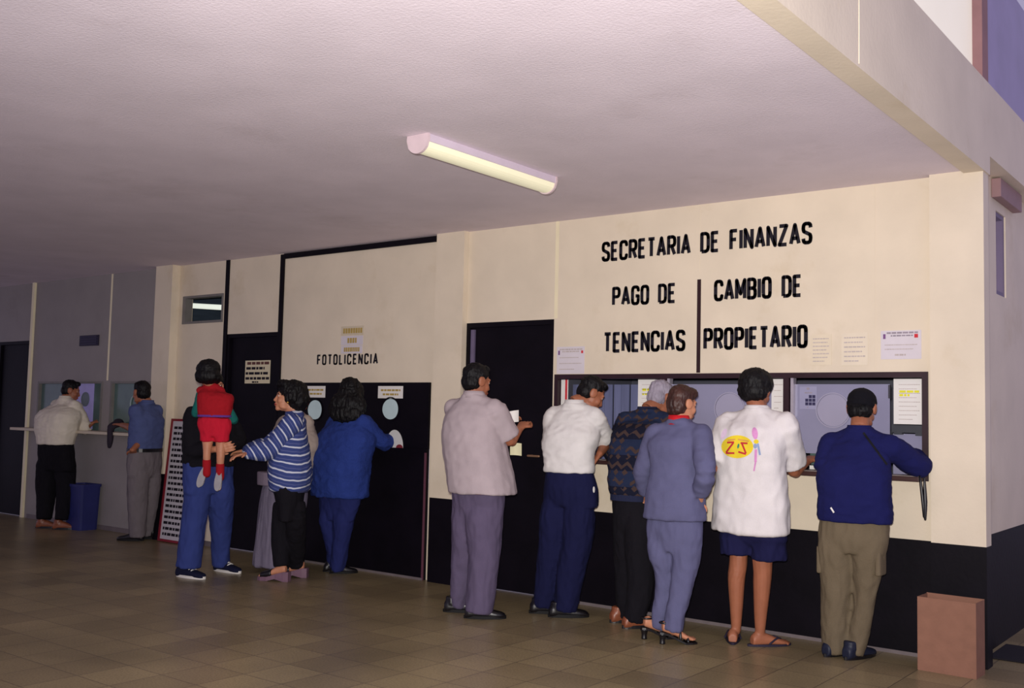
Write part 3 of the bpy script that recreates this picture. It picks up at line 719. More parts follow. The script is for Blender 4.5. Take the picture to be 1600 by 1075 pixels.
sh = f.shirt(grey_shirt, [cut(*aL, .9, .09, .085), cut(*aR, .86, .092, .088)], 'shirt', wr=(.006, 6, 6))
f.collar(grey_shirt, r=.07, h=.024, parent=sh)
f.pants(cloth('mauve_grey_cloth', (90, 80, 104), sc=220), [(706, 788, 760, 0, .85), (706, 787, 790, 0, .85), (705, 785, 815, 0, .7), (714, 772, 828, 0, .5)])
for c in feet: f.shoe(c, 42, black_leather, mat('black_rubber_sole', (14, 13, 16)))
f.hair(SHORT)
PAPER_HAND = (aL[2], aR[2])

# ---- woman in the royal blue sweater at the licence booth
feet = [on_floor(519, 893), on_floor(529, 896)]
f = Fig('person with long black hair in royal blue sweater and jeans reaching into the licence booth', 'person', feet[0].lerp(feet[1], .5), 8.9, 90, skin_d, .95)
f.torso([(489, 572, 776, 0, .7), (488, 574, 742, 0, .72), (492, 578, 708, 0, .68), (500, 582, 680, .02, .6), (507, 580, 664, .03, .52)], (547, 645, .04), .16, .04)
f.legs([[(499, 530, 815), (507, 531, 850), (512, 531, 886)], [(520, 553, 815), (519, 546, 850), (516, 538, 890)]], feet)
f.body_head(f.at(548, 613, .06), 122, -5, 0, .98)
aL = f.arm(-1, (498, 705, 1), (520, 712, 1)); aR = f.arm(1, (598, 690, 1), (616, 690, 1), curl=.3)
for c in feet: f.foot(c, 60, .85)
f.finish()
f.shirt(royal, [cut(*aL, 1.9, .078, .062, .05), cut(*aR, 1.85, .08, .07, .055)], 'sweater', wr=(.008, 7, 10))
f.pants(denim2, [(498, 568, 765, 0, .75), (497, 562, 788, 0, .75), (498, 555, 812, 0, .65), (505, 546, 824, 0, .5)])
for c in feet: f.shoe(c, 60, black_leather, mat('black_rubber_sole', (14, 13, 16)), .9)
f.hair([((0, -.02, .05), (.088, .1, .082)), ((0, -.05, -.02), (.105, .075, .09)), ((0, -.085, -.11), (.16, .065, .11)), ((.0, -.105, -.20), (.15, .055, .085)), ((-.09, -.08, -.16), (.08, .05, .11)), ((.09, -.08, -.15), (.08, .05, .11)), ((.075, .015, -.02), (.035, .07, .11)), ((-.075, .015, -.02), (.035, .07, .11))], amp=.008, fr=28)

# ---- woman behind, in beige blouse and long grey skirt
feet = [on_floor(425, 880), on_floor(450, 880)]
f = Fig('person in beige blouse and long grey skirt, mostly hidden behind the striped sweater', 'person', feet[0].lerp(feet[1], .5), 8.95, 84, skin_l, .93)
f.torso([(422, 486, 748, 0, .7), (421, 490, 715, 0, .7), (420, 494, 690, 0, .66), (424, 492, 665, .01, .56)], (462, 646, .02), .15, .04)
f.legs([[(412, 440, 790), (413, 436, 840), (414, 434, 878)], [(440, 468, 790), (440, 462, 840), (440, 460, 878)]], feet)
f.body_head(f.at(466, 620, .04), 60, 0, 0, .95)
aL = f.arm(-1, (425, 705, 1), (440, 705, 1)); aR = f.arm(1, (488, 695, 1), (482, 700, 1))
for c in feet: f.foot(c, 70, .85)
f.finish()
f.shirt(cloth('beige_cotton', (168, 152, 142)), [cut(*aL, 1.5, .072, .06, .05), cut(*aR, 1.5, .072, .06, .05)], 'blouse')
bm = bmesh.new(); loft(bm, [f.sec(418, 476, 742, 0, .7), f.sec(410, 478, 775, 0, .75), f.sec(404, 470, 825, 0, .8), f.sec(397, 466, 884, 0, .85)])
add_mesh('skirt', fuse('skirt', bm, .0105, f.base, 3, (.007, 16, 2, 4)), cloth('grey_skirt_cloth', (120, 112, 130)), f.o)
bm = bmesh.new(); loft(bm, [f.sec(403, 440, 758, -.05, .7), f.sec(403, 440, 737, -.05, .7)]); add_mesh('sash', fuse('sash', bm, .009, f.base, 2), cloth('mauve_sash_cloth', (132, 118, 134)), f.o)
for c in feet: f.shoe(c, 70, black_leather, None, .88)
f.hair(SHORT)

# ---- woman in the striped sweater
def striped(name, axis, shear, period):
    m = bpy.data.materials.new(name); m.use_nodes = True; nt = m.node_tree; b = nt.nodes['Principled BSDF']; L = nt.links
    b.inputs['Roughness'].default_value = .95; b.inputs['Specular IOR Level'].default_value = .1
    tc = nt.nodes.new('ShaderNodeTexCoord'); d = nt.nodes.new('ShaderNodeVectorMath'); d.operation = 'DOT_PRODUCT'; d.inputs[1].default_value = axis
    L.new(tc.outputs['Object'], d.inputs[0])
    n = nt.nodes.new('ShaderNodeTexNoise'); n.inputs['Scale'].default_value = 9; L.new(tc.outputs['Object'], n.inputs[0])
    a = nt.nodes.new('ShaderNodeMath'); a.operation = 'MULTIPLY_ADD'; a.inputs[1].default_value = .022; L.new(n.outputs[0], a.inputs[0]); L.new(d.outputs['Value'], a.inputs[2])
    q = nt.nodes.new('ShaderNodeMath'); q.operation = 'DIVIDE'; q.inputs[1].default_value = period; L.new(a.outputs[0], q.inputs[0])
    fr = nt.nodes.new('ShaderNodeMath'); fr.operation = 'FRACT'; L.new(q.outputs[0], fr.inputs[0])
    r = nt.nodes.new('ShaderNodeValToRGB'); r.color_ramp.interpolation = 'CONSTANT'; e = r.color_ramp.elements
    e[0].position = 0; e[0].color = lin((196, 200, 214)); e[1].position = .2; e[1].color = lin((58, 70, 124))
    for pos, c in ((.5, (84, 92, 140)), (.62, (58, 70, 124))): k = e.new(pos); k.color = lin(c)
    L.new(fr.outputs[0], r.inputs[0]); L.new(r.outputs[0], b.inputs['Base Color']); return m
feet = [on_floor(436, 908), on_floor(464, 902)]
f = Fig('person in blue and white striped sweater, black trousers and mules, reaching towards the child', 'person', feet[0].lerp(feet[1], .5), 8.45, 222, skin_l, .96)
f.torso([(423, 483, 766, 0, .8), (420, 486, 738, 0, .84), (424, 483, 705, 0, .8), (430, 478, 678, 0, .68), (434, 476, 662, 0, .58)], (460, 646, 0), .135, .04)
f.legs([[(424, 456, 812), (424, 453, 850), (427, 452, 885)], [(446, 479, 812), (448, 477, 850), (450, 474, 882)]], feet)
f.body_head(f.at(449, 622, 0), 236, 8, 0, .98)
aL = f.arm(-1, (425, 702, 1), (386, 709, -1), LU=.27, LF=.23, curl=.35, palm=(.2, .6, -.4)); aR = f.arm(1, (420, 698, 1), (384, 704, 1), curl=.35)
for c, a in ((feet[0], 205), (feet[1], 212)): f.foot(c + V((0, 0, .03)), a, .95, True, lift=.04)
f.finish()
st = striped('blue_striped_knit', (.30, -.12, .95), 0, .062)
f.shirt(st, [([aR[0], aR[0].lerp(aR[1], .5), aR[1]], [.074, .07, .066])], 'sweater', wr=(.005, 7, 10))
dv = (aL[1] - aL[0]).lerp(aL[2] - aL[1], .55).normalized()
for a_, nm in ((aL, 'sleeve'), (aR, 'sleeve')):
    bm = bmesh.new(); p_, r_ = cut(*a_, 1.9, .088, .078, .05); limb(bm, p_, r_, seg=16)
    add_mesh(nm, fuse(nm, bm, .0095, f.base, 3, (.006, 9, 9, 3)), striped('striped_sleeve_knit', tuple(dv), 0, .056), f.o)
bm = bmesh.new(); loft(bm, [f.sec(425, 482, 768, 0, .8), f.sec(423, 484, 756, 0, .84)]); add_mesh('ribbed_hem', fuse('ribbed_hem', bm, .008, f.base, 2), cloth('grey_blue_ribbing', (66, 70, 108), sc=60), f.o)
f.pants(black_cloth, [(425, 479, 755, 0, .82), (424, 481, 788, 0, .86), (424, 479, 812, 0, .7), (430, 470, 824, 0, .5)])
f.hair([((0, -.04, .062), (.11, .122, .098)), ((0, -.085, .0), (.112, .095, .10)), ((.07, -.03, .02), (.045, .065, .065)), ((-.07, -.03, .02), (.045, .065, .065)), ((0, .05, .108), (.08, .055, .04)), ((0, -.095, -.06), (.09, .06, .055))], amp=.008, fr=32)
for e in (-1, 1):
    bm = bmesh.new(); ball(bm, f.hc + f.hM @ V((e * .088, 0, -.035)) - f.base, (.009, .009, .009)); obj('earring', bm, mat('gold', (200, 160, 80), .3, .05, 9, metal=.8), f.o, smooth=True)
for c, a in ((feet[0], 205), (feet[1], 212)):
    ff, r = f.foot_frame(a); wood = mat('mauve_brown_heel', (112, 84, 100), .5, .15, 14); rows = []; bm = bmesh.new()
    for t, wd in ((-.095, .03), (-.05, .036), (.03, .036), (.1, .046), (.16, .044), (.19, .026)):
        e = .035 + .045 * max(0, min(1, (.1 - t) / .14)); b0 = .001 if (t < -.01 or t > .06) else .02; q = c + ff * t * .95
        rows.append([bm.verts.new(q + r * sx * wd + V((0, 0, z)) - f.base) for sx, z in ((-1, e), (1, e), (1, b0), (-1, b0))])
    for p, q in zip(rows, rows[1:]):
        for i in range(4): bm.faces.new((p[i], p[(i + 1) % 4], q[(i + 1) % 4], q[i]))
    bm.faces.new(rows[0]); bm.faces.new(rows[-1][::-1]); ml = obj('mule', bm, wood, f.o)
    bm = bmesh.new(); q = c - f.base
    loft(bm, [(q + ff * .06 + V((0, 0, .062)), r * .046, V((0, 0, .038))), (q + ff * .10 + V((0, 0, .055)), r * .05, V((0, 0, .032))), (q + ff * .15 + V((0, 0, .045)), r * .05, V((0, 0, .026)))], seg=16)
    obj('upper', bm, black_leather, ml, smooth=True)

# ---- adult holding the child
feet = [on_floor(290, 902), on_floor(348, 893)]
f = Fig('person in black top and blue jeans with dark sneakers, carrying the small child in red', 'person', feet[0].lerp(feet[1], .5), 8.62, 0, skin_l, 1.0)
f.torso([(290, 364, 728, 0, .66), (289, 364, 700, 0, .68), (291, 368, 672, .02, .64), (294, 366, 652, .03, .56)], (328, 632, .05), .165, .045)
f.legs([[(288, 329, 770), (285, 323, 810), (280, 317, 850), (275, 313, 886)], [(322, 366, 770), (328, 363, 810), (331, 359, 850), (331, 359, 882)]], feet)
f.body_head(f.at(334, 604, .1), -10, 0, 0, .98)
aR = f.arm(1, (302, 702, -1), (338, 702, -1), LU=.29, LF=.27, curl=.45, hdir=(.8, .3, .15), palm=(-.3, .8, .3)); aL = f.arm(-1, (374, 690, -1), (356, 700, -1), LU=.26, LF=.2, curl=.4, hdir=(-.75, -.5, -.05), palm=(-.3, .8, .3))
for c in feet: f.foot(c, 10, .85)
f.finish()
f.shirt(black_cloth, [cut(*aL, 1.75, .078, .06, .045), cut(*aR, 1.75, .078, .06, .045)], 'jacket')
f.pants(denim, [(289, 363, 722, 0, .7), (288, 363, 748, 0, .75), (288, 365, 770, 0, .65), (298, 354, 784, 0, .5)])
sneak = cloth('dark_navy_canvas', (22, 24, 48))
for c, a in ((feet[0], 12), (feet[1], 8)):
    o = f.shoe(c, a, sneak, rubber_white, 1.05); ff, r = f.foot_frame(a)
    for t in (.035, .06, .085): f.tube('lace', [c + ff * t - r * .03 + V((0, 0, .088 - t * .28)), c + ff * (t + .005) + V((0, 0, .106 - t * .36)), c + ff * t + r * .03 + V((0, 0, .088 - t * .28))], .006, rubber_white, o)
f.hair([((0, -.022, .05), (.085, .1, .082)), ((0, -.045, -.01), (.085, .07, .09))])

# ---- the child
c0 = P(333, 700, 8.28); g0 = V((c0.x, c0.y, 0))
f = Fig('small child with black bob, red vest, red shorts and white sneakers held in arms', 'person', P(333, 690, 8.28), 8.3, 135, skin_l, .62)
f.torso([(312, 358, 652, 0, .72), (311, 361, 635, .0, .72), (311, 362, 618, .02, .66), (314, 360, 608, .03, .55)], (330, 602, .04), .078, .02)
f.legs([[(315, 335, 684, .02), (317, 330, 703, -.02), (318, 328, 722, -.02), (319, 327, 736, -.03)], [(336, 356, 684, .02), (338, 352, 706, -.02), (339, 349, 728, -.02), (340, 348, 742, -.03)]])
f.leg_in = 1.0
f.body_head(f.at(326, 585, .02), 140, -4, 0, .86)
aL = f.arm(-1, (306, 646, .04), (312, 640, .2), hsz=.9); aR = f.arm(1, (365, 656, .04), (358, 645, .2), hsz=.9)
fdn = [(V((-.25, -.15, -.95)).normalized(), None), (V((.2, -.25, -.95)).normalized(), None)]
ank = [f.at(319, 738, -.03), f.at(343, 745, -.03)]; FU = []
for (d, _), c in zip(fdn, ank):
    u = V((-CD.x, -CD.y, 0)).normalized(); u = (u - d * u.dot(d)).normalized()
    FU.append((d, -u)); f.foot(c + d * .02, 0, .9, pitchv=(d, -u))
f.finish()
red_vest = cloth('red_fleece', (156, 24, 34)); red_short = cloth('crimson_cotton', (190, 28, 50)); teal = cloth('teal_cotton', (24, 96, 90)); purple = cloth('purple_trim_cloth', (96, 56, 136))
f.shirt(red_vest, [], 'vest', wr=(.004, 12, 14), voxel=.008, grow=.008)
for a_ in (aL, aR):
    bm = bmesh.new(); p_, r_ = cut(a_[0] - V((0, 0, .02)), a_[1], a_[2], 1.85, .036, .036, .032); limb(bm, p_, r_, seg=14); add_mesh('sleeve', fuse('sleeve', bm, .007, f.base, 2, (.003, 14, 14, 2)), teal, f.o)
f.collar(purple, r=.066, h=.018); f.belt((312, 359, 650, 0, .72), purple, 'hem_band', .008, .014)
f.pants(red_short, [(311, 360, 653, 0, .74), (310, 361, 668, 0, .8), (313, 358, 682, 0, .7)], 'shorts', [[(f.at(324, 670), .062), (f.at(324, 689), .06)], [(f.at(346, 670), .062), (f.at(346, 690), .06)]], voxel=.008)
for (d, u), c, L in zip(FU, ank, f.lg):
    sh = f.shoe(c + d * .0 - u * .03, 0, mat('white_sneaker_leather', (206, 204, 204), .6, .04, 20), mat('grey_sneaker_sole', (150, 146, 150), .7, .1, 20), 1.0, 'sneaker', (d, u), .03)
    bm = bmesh.new(); limb(bm, [L[-2][0].lerp(L[-1][0], -.15), L[-1][0] + V((0, 0, -.02))], [.034, .034]); add_mesh('sock', fuse('sock', bm, .006, f.base, 2), red_vest, f.o)
f.hair([((0, -.03, .05), (.112, .122, .092)), ((0, -.06, -.015), (.118, .095, .085)), ((.07, -.02, -.03), (.05, .07, .055)), ((-.07, -.02, -.03), (.05, .07, .055)), ((0, .05, .095), (.07, .05, .03))], amp=.004, fr=36, voxel=.007)

# ---- two men at the far booth
feet = [on_floor(69, 825), on_floor(95, 827)]
f = Fig('person in white shirt and dark trousers leaning on the ledge of the far left window', 'person', feet[0].lerp(feet[1], .5), 11.85, 95)
f.torso([(62, 112, 694, 0, .66), (59, 117, 672, .03, .66), (62, 123, 648, .08, .62), (72, 124, 634, .12, .52)], (103, 623, .16), .165, .04)
f.legs([[(57, 90, 735), (57, 86, 775), (58, 80, 811)], [(86, 118, 735), (89, 115, 772), (86, 106, 812)]], feet)
f.body_head(f.at(111, 611, .2), 58, -12, 0, 1.0)
aR = f.arm(1, (133, 668, .12), (143, 662, .16)); aL = f.arm(-1, (104, 672, .2), (120, 668, .24))
for c in feet: f.foot(c, 50, .85)
f.finish()
sh = f.shirt(cloth('cream_white_cotton', (222, 212, 196), sc=220), [cut(*aL, 1.3, .082, .072, .06), cut(*aR, 1.35, .084, .074, .062)])
f.collar(cloth('cream_white_cotton', (222, 212, 196)), parent=sh)
f.pants(black_cloth, [(63, 111, 688, 0, .72), (60, 115, 712, 0, .76), (58, 117, 735, 0, .68), (66, 108, 748, 0, .5)])
for c in feet: f.shoe(c, 50, brown_leather, black_leather)
f.hair(SHORT)

feet = [on_floor(211, 845), on_floor(234, 842)]
f = Fig('person in blue shirt and grey trousers with hand on hip, standing by the first pier', 'person', feet[0].lerp(feet[1], .5), 10.82, 195)
f.torso([(203, 250, 702, 0, .66), (204, 252, 682, 0, .66), (206, 253, 656, 0, .62), (211, 248, 642, 0, .52)], (229, 630, 0), .15, .04)
f.legs([[(200, 233, 745), (199, 230, 790), (204, 227, 838)], [(222, 251, 745), (224, 247, 790), (222, 240, 836)]], feet)
f.body_head(f.at(221, 614, 0), 178, -4, 0, 1.0)
aL = f.arm(-1, (226, 684, 1), (207, 703, -1), LU=.30, LF=.22, curl=.3, hdir=(-.6, .5, -.3)); aR = f.arm(1, (206, 668, 1), (190, 664, 1), curl=.2)
for c in feet: f.foot(c, 215, .85)
f.finish()
blue_shirt = cloth('blue_grey_cotton', (78, 88, 132), sc=220)
sh = f.shirt(blue_shirt, [cut(*aL, .85, .08, .076), cut(*aR, .85, .08, .076)])
f.collar(blue_shirt, parent=sh)
f.pants(cloth('warm_grey_trouser_cloth', (112, 104, 108)), [(203, 250, 700, 0, .72), (200, 252, 724, 0, .76), (200, 251, 745, 0, .68), (208, 244, 756, 0, .5)])
f.belt((202, 250, 703, 0, .7), black_leather, h=.018, grow=.01)
for c in feet: f.shoe(c, 212, black_leather, mat('black_rubber_sole', (14, 13, 16)))
f.hair(SHORT)
# ------------------------------------------------------------------ counters and windows
YF = -.001
shelf_m = mat('dark_brown_wood', (62, 38, 36), .4, .2, 6, spec=.4, stretch=(.3, 3, 3))
# finance counter window
fw = struct(boxes('window_3', [((-4.632, -.015, 1.695), (-1.83, .07, 1.73)), ((-4.632, -.015, 1.06), (-4.60, .07, 1.695)), ((-1.866, -.015, 1.06), (-1.83, .07, 1.695)),
    ((-3.696, -.012, 1.09), (-3.65, .07, 1.695)), ((-2.762, -.012, 1.09), (-2.722, .07, 1.695)), ((-4.60, .0, 1.055), (-1.866, .07, 1.09))], maroon))
boxes('pane', [((-3.65, .035, 1.20), (-2.762, .042, 1.655))], acrylic, fw); boxes('pane', [((-2.70, .035, 1.20), (-2.075, .042, 1.655))], acrylic, fw); boxes('pane', [((-2.055, .035, 1.09), (-1.866, .042, 1.345))], acrylic, fw)
for x in (-3.17, -2.437):
    bm = bmesh.new(); disc(bm, (x, .030, 1.485), .105, .105, .004, 40); ring(bm, (x, .026, 1.485), .108, .116, .012); obj('speaking_disc', bm, acrylic2, fw)
boxes('mullion_bar', [((-2.715, .0, 1.10), (-2.695, .05, 1.695))], mat('pale_aluminium', (176, 168, 180), .4, .1, 9, metal=.3), fw)
boxes('mullion_bar', [((-3.645, .0, 1.10), (-3.625, .05, 1.695))], mat('pale_aluminium', (176, 168, 180)), fw)
boxes('latch', [((-2.08, .02, 1.565), (-2.068, .04, 1.65))], mat('grey_metal', (74, 72, 80), .4, .1, 9, metal=.4), fw)
boxes('clip_bar', [((-2.055, .005, 1.352), (-1.866, .034, 1.40)), ((-2.04, .0, 1.340), (-1.99, .034, 1.352)), ((-1.91, .0, 1.335), (-1.87, .034, 1.352))], mat('dark_grey_bar', (58, 60, 66), .5, .1, 9), fw)
# room behind the counter
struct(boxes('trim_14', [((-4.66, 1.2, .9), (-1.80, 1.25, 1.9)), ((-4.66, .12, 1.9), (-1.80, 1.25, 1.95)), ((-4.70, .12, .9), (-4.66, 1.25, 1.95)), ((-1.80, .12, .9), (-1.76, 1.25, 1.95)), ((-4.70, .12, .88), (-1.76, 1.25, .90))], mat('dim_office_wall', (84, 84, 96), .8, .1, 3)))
cur = boxes('curtain', [((-4.60 + i * .075, .20 + .012 * (i % 2), 1.05), (-4.535 + i * .075, .215 + .012 * (i % 2), 1.66)) for i in range(13)], mat('blue_grey_blind', (104, 108, 142), .8, .18, 6, stretch=(3, 1, .3)))
tag(cur, 'blue grey vertical blind inside the left finance window', 'blind')
tag(boxes('monitor', [((-4.12, .10, 1.19), (-3.86, .16, 1.44)), ((-4.06, .10, 1.085), (-3.92, .16, 1.19))], mat('black_plastic', (20, 20, 28), .4, .1, 14), bevel=.01), 'dark monitor behind the counter next to the patterned sweater', 'monitor')
t = tag(boxes('poster', [((-4.595, .028, 1.40), (-4.53, .032, 1.69))], paper), 'white poster with a red stripe inside the left edge of the finance window', 'poster')
boxes('print', [((-4.556, .0265, 1.40), (-4.537, .028, 1.69))], ink_red, t)
tag(boxes('paper_stack', [((-2.60 + d, .045, 1.095 + i * .03), (-2.33 + d, .115, 1.12 + i * .03), i % 2) for i, d in ((0, 0), (1, .01), (2, -.006), (3, .004))], [paper, mat('green_grey_folder', (74, 92, 88), .7, .1, 9)]), 'stack of papers and folders behind the pane of the last window', 'papers')
ld = boxes('counter_ledge', [((-4.60, -.16, 1.062), (-1.845, -.002, 1.090), 0), ((-4.60, -.155, 1.0905), (-1.845, -.004, 1.0955), 1)], [shelf_m, mat('ledge_top_laminate', (150, 138, 134), .4, .1, 4)], bevel=.004)
tag(ld, 'long dark wooden ledge under the finance windows', 'ledge')
# far left booth windows
for n, (x0, x1) in ((4, (-12.5, -11.04)), (5, (-10.87, -10.08))):
    fr = struct(boxes('window_%d' % n, [((x0, -.01, 1.665), (x1, .06, 1.69)), ((x0, -.01, 1.12), (x0 + .03, .06, 1.665)), ((x1 - .03, -.01, 1.12), (x1, .06, 1.665))], mat('grey_frame', (120, 116, 112), .5, .1, 9)))
    boxes('pane', [((x0 + .03, .03, 1.12), (x1 - .03, .04, 1.665))], dim_green, fr)
    if n == 4:
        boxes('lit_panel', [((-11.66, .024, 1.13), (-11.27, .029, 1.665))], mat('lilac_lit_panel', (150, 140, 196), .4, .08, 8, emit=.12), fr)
        bm = bmesh.new(); ring(bm, (-11.44, .015, 1.48), .07, .085, .01); disc(bm, (-11.44, .018, 1.48), .07, .07, .005); obj('speaking_hole', bm, mat('grey_green_ring', (104, 116, 124), .4, .1, 9), fr)
    else:
        bm = bmesh.new(); ring(bm, (-10.40, .015, 1.44), .085, .10, .01); obj('speaking_hole', bm, mat('pale_ring', (150, 168, 168), .4, .1, 9), fr)
tag(boxes('counter_ledge', [((-12.72, -.22, 1.085), (-9.94, -.002, 1.118))], dull_white, bevel=.004), 'pale ledge running under the two far left windows', 'ledge')
t = tag(boxes('vent_plate', [((-11.57, -.02, 2.11), (-11.165, -.002, 2.235))], mat('dark_indigo_plate', (32, 26, 52), .5, .1, 9), bevel=.004), 'dark rectangular plate high on the far left booth wall', 'plate')
boxes('slat', [((-11.55, -.026, 2.125 + i * .028), (-11.185, -.02, 2.14 + i * .028)) for i in range(4)], mat('dark_indigo_slat', (40, 33, 62), .5, .1, 9), t)
# transom window; the tube's reflection is an added glowing rod behind it
fr = struct(boxes('window_6', [((-9.55, -.008, 2.30), (-8.85, .08, 2.325)), ((-9.55, -.008, 2.575), (-8.85, .08, 2.60)), ((-9.55, -.008, 2.325), (-9.50, .08, 2.575)), ((-8.875, -.008, 2.325), (-8.85, .08, 2.575))], mat('grey_frame', (120, 116, 112))))
boxes('back_wall', [((-10.5, 1.3, 2.0), (-8.4, 1.34, 2.94)), ((-10.5, .13, 2.9), (-8.0, 1.34, 2.94)), ((-10.5, .13, 1.98), (-8.0, 1.34, 2.0)), ((-10.52, .13, 2.0), (-10.48, 1.34, 2.9)), ((-8.02, .13, 2.0), (-7.98, 1.34, 2.9)), ((-8.4, 1.3, 2.0), (-8.0, 1.34, 2.9))], mat('blue_grey_room', (64, 76, 92), .7, .15, 4, stretch=(1, 1, 6)), fr)
bm = bmesh.new(); limb(bm, [V((-10.03, .42, 2.568)), V((-9.7, .42, 2.54)), V((-9.2, .42, 2.50))], [.030] * 3); o = obj('tube_reflection', bm, mat('glowing_reflection', (226, 232, 220), .4, emit=.9), smooth=True)
tag(o, 'glowing rod standing in for a lamp reflection in the small window above the sign board', 'lamp')
# licence booth
bl = struct(boxes('trim_15', [((-7.90, -.04, 0), (-5.93, -.002, 1.07)), ((-7.93, -.05, 1.07), (-5.93, -.002, 1.10)), ((-7.90, -.02, 1.10), (-5.935, .02, 1.67))], black_paint))
boxes('edge_strip', [((-5.945, -.046, .0), (-5.925, -.038, 1.07))], mat('rosy_edge', (96, 56, 70), .5, .1, 9), bl)
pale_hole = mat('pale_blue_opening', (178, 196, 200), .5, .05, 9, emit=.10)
for x, z in ((-7.368, 1.415), (-6.385, 1.435)):
    bm = bmesh.new(); disc(bm, (x, -.0235, z), .098, .09, .003, 32, 0); ring(bm, (x, -.028, z), .098, .108, .007, 32, 1); obj('speaking_opening', bm, [pale_hole, black_paint], bl)
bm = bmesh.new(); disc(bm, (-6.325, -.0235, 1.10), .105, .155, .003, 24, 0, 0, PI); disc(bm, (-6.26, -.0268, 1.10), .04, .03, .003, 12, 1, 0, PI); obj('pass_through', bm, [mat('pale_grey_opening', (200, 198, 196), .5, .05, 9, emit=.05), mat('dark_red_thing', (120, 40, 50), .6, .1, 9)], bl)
def printed(name, x0, x1, z0, z1, Y, pm, rows, label, cat, group=None, seed=1, tilt=0):
    """sheet of paper at Y with rows of printed words: rows = (z fraction, height fraction, x fractions a..b, material)"""
    rnd = random.Random(seed); o = boxes(name, [((x0, Y - .002, z0), (x1, Y, z1))], pm)
    by = {}
    for zf, hf, a, b, m in rows:
        x = x0 + (x1 - x0) * a; xe = x0 + (x1 - x0) * b; zc = z0 + (z1 - z0) * zf; hh = (z1 - z0) * hf / 2
        while x < xe - .004:
            big = hf > .3; wd = min(xe - x, (z1 - z0) * hf * (rnd.uniform(.42, .62) if big else rnd.uniform(1.0, 3.2)))
            by.setdefault(m.name, (m, []))[1].append(((x, Y - .0032, zc - hh), (x + wd, Y - .002, zc + hh))); x += wd + (z1 - z0) * hf * (.16 if big else .45)
    for m, lst in by.values(): boxes('print', lst, m, o)
    return tag(o, label, cat, group)
g = 'printed notices'
L5 = lambda m, n, h=.05, a=.1, b=.9: [(.92 - .86 * (i + .5) / n, h, a, b - (.25 if i == n - 1 else .1 * (i % 2)), m) for i in range(n)]
printed('notice', -4.62, -4.362, 1.735, 1.945, YF, paper_lilac, [(.9, .05, .1, .92, ink_faint), (.82, .05, .2, .8, ink_faint), (.78, .16, .05, .11, mat('violet_ink', (120, 80, 130), .7, .1, 20)), (.8, .1, .88, .95, ink_red)] + L5(ink_faint, 4, .03)[1:], 'white printed notice with red mark just right of the dark door, above the window corner', 'notice')
printed('notice', -2.575, -2.435, 1.78, 1.98, YF, mat('cream_paper', (222, 208, 184), .8, .03, 10), L5(ink_faint, 7, .035), 'faint cream notice right after the word PROPIETARIO', 'notice', seed=3)
printed('notice', -2.37, -2.20, 1.775, 1.985, YF, mat('pale_paper', (224, 211, 190), .8, .03, 10), L5(ink_faint, 6, .04), 'faint pale notice, middle of three sheets right of PROPIETARIO', 'notice', seed=4)
printed('notice', -2.118, -1.87, 1.81, 1.99, YF, paper_lilac, [(.92, .06, .15, .92, ink_grey), (.82, .05, .25, .8, ink_grey), (.8, .17, .06, .12, mat('violet_ink', (120, 80, 130))), (.8, .13, .83, .92, ink_red), (.15, .06, .35, .62, ink_faint), (.5, .03, .1, .9, ink_faint), (.35, .03, .1, .8, ink_faint)], 'white notice with violet and red marks beside the right pier', 'notice', seed=5)
hl = lambda n: [(.72, .05, .2, .88, yellow_hl), (.64, .05, .2, .55, yellow_hl)]
printed('taped_sheet', -2.05, -1.872, 1.405, 1.688, .033, paper, hl(0) + L5(ink_faint, 9, .015, .18, .9), 'white sheet with yellow highlighted lines in the right corner of the last window', 'notice', seed=6)
printed('taped_sheet', -3.905, -3.70, 1.42, 1.69, .033, paper, [(.72, .07, .18, .7, yellow_hl), (.6, .05, .18, .6, yellow_hl)] + L5(ink_faint, 7, .015, .15, .9), 'white sheet with yellow highlight behind the grey haired head', 'notice', seed=7)
printed('taped_sheet', -2.862, -2.77, 1.46, 1.69, .033, paper, L5(ink_faint, 5, .02, .2, .85), 'narrow white sheet beside the head above the printed T-shirt', 'notice', seed=8)
o = printed('window_emblem', -2.665, -2.548, 1.49, 1.64, .034, mat('pale_violet_film', (150, 148, 176), .5, .05, 9), [(.9, .1, .42, .58, ink_grey), (.72, .05, .3, .8, ink_grey), (.08, .05, .44, .52, ink_grey)], 'square dark emblem with small printed lines on the last window pane', 'emblem', seed=9)
boxes('mark', [((-2.625 + i * .024, .0305, 1.515 + j * .024), (-2.605 + i * .024, .032, 1.535 + j * .024)) for i in range(3) for j in range(3) if (i, j) != (0, 2)], mat('indigo_ink', (48, 44, 78), .6, .1, 9), o)
printed('notice', -8.49, -8.10, 1.665, 1.895, .03, paper_tan, [(.88, .12, .08, .95, mat('brown_ink', (96, 60, 56), .7, .1, 20)), (.66, .11, .05, .78, ink), (.44, .11, .03, .95, ink), (.22, .11, .03, .97, ink), (.06, .07, .3, .55, ink)], 'yellowed handwritten notice taped on the black door', 'notice', seed=10)
for zf, z0, z1, lb in ((0, 2.105, 2.19, 'top yellowish strip of the paper sign above the word FOTOLICENCIA'), (1, 2.015, 2.10, 'white middle strip of the paper sign above FOTOLICENCIA'), (2, 1.938, 2.01, 'lowest strip of the paper sign touching the word FOTOLICENCIA')):
    printed('paper_strip', -7.07 + .004 * zf, -6.775 - .004 * zf, z0, z1, YF, paper_lilac if zf != 0 else mat('pale_tan_paper', (206, 192, 168), .8, .03, 10), [(.5, .55, (.1, .3, .14)[zf], (.95, .72, .9)[zf], ink_ochre)], lb, 'sign', seed=11 + zf)
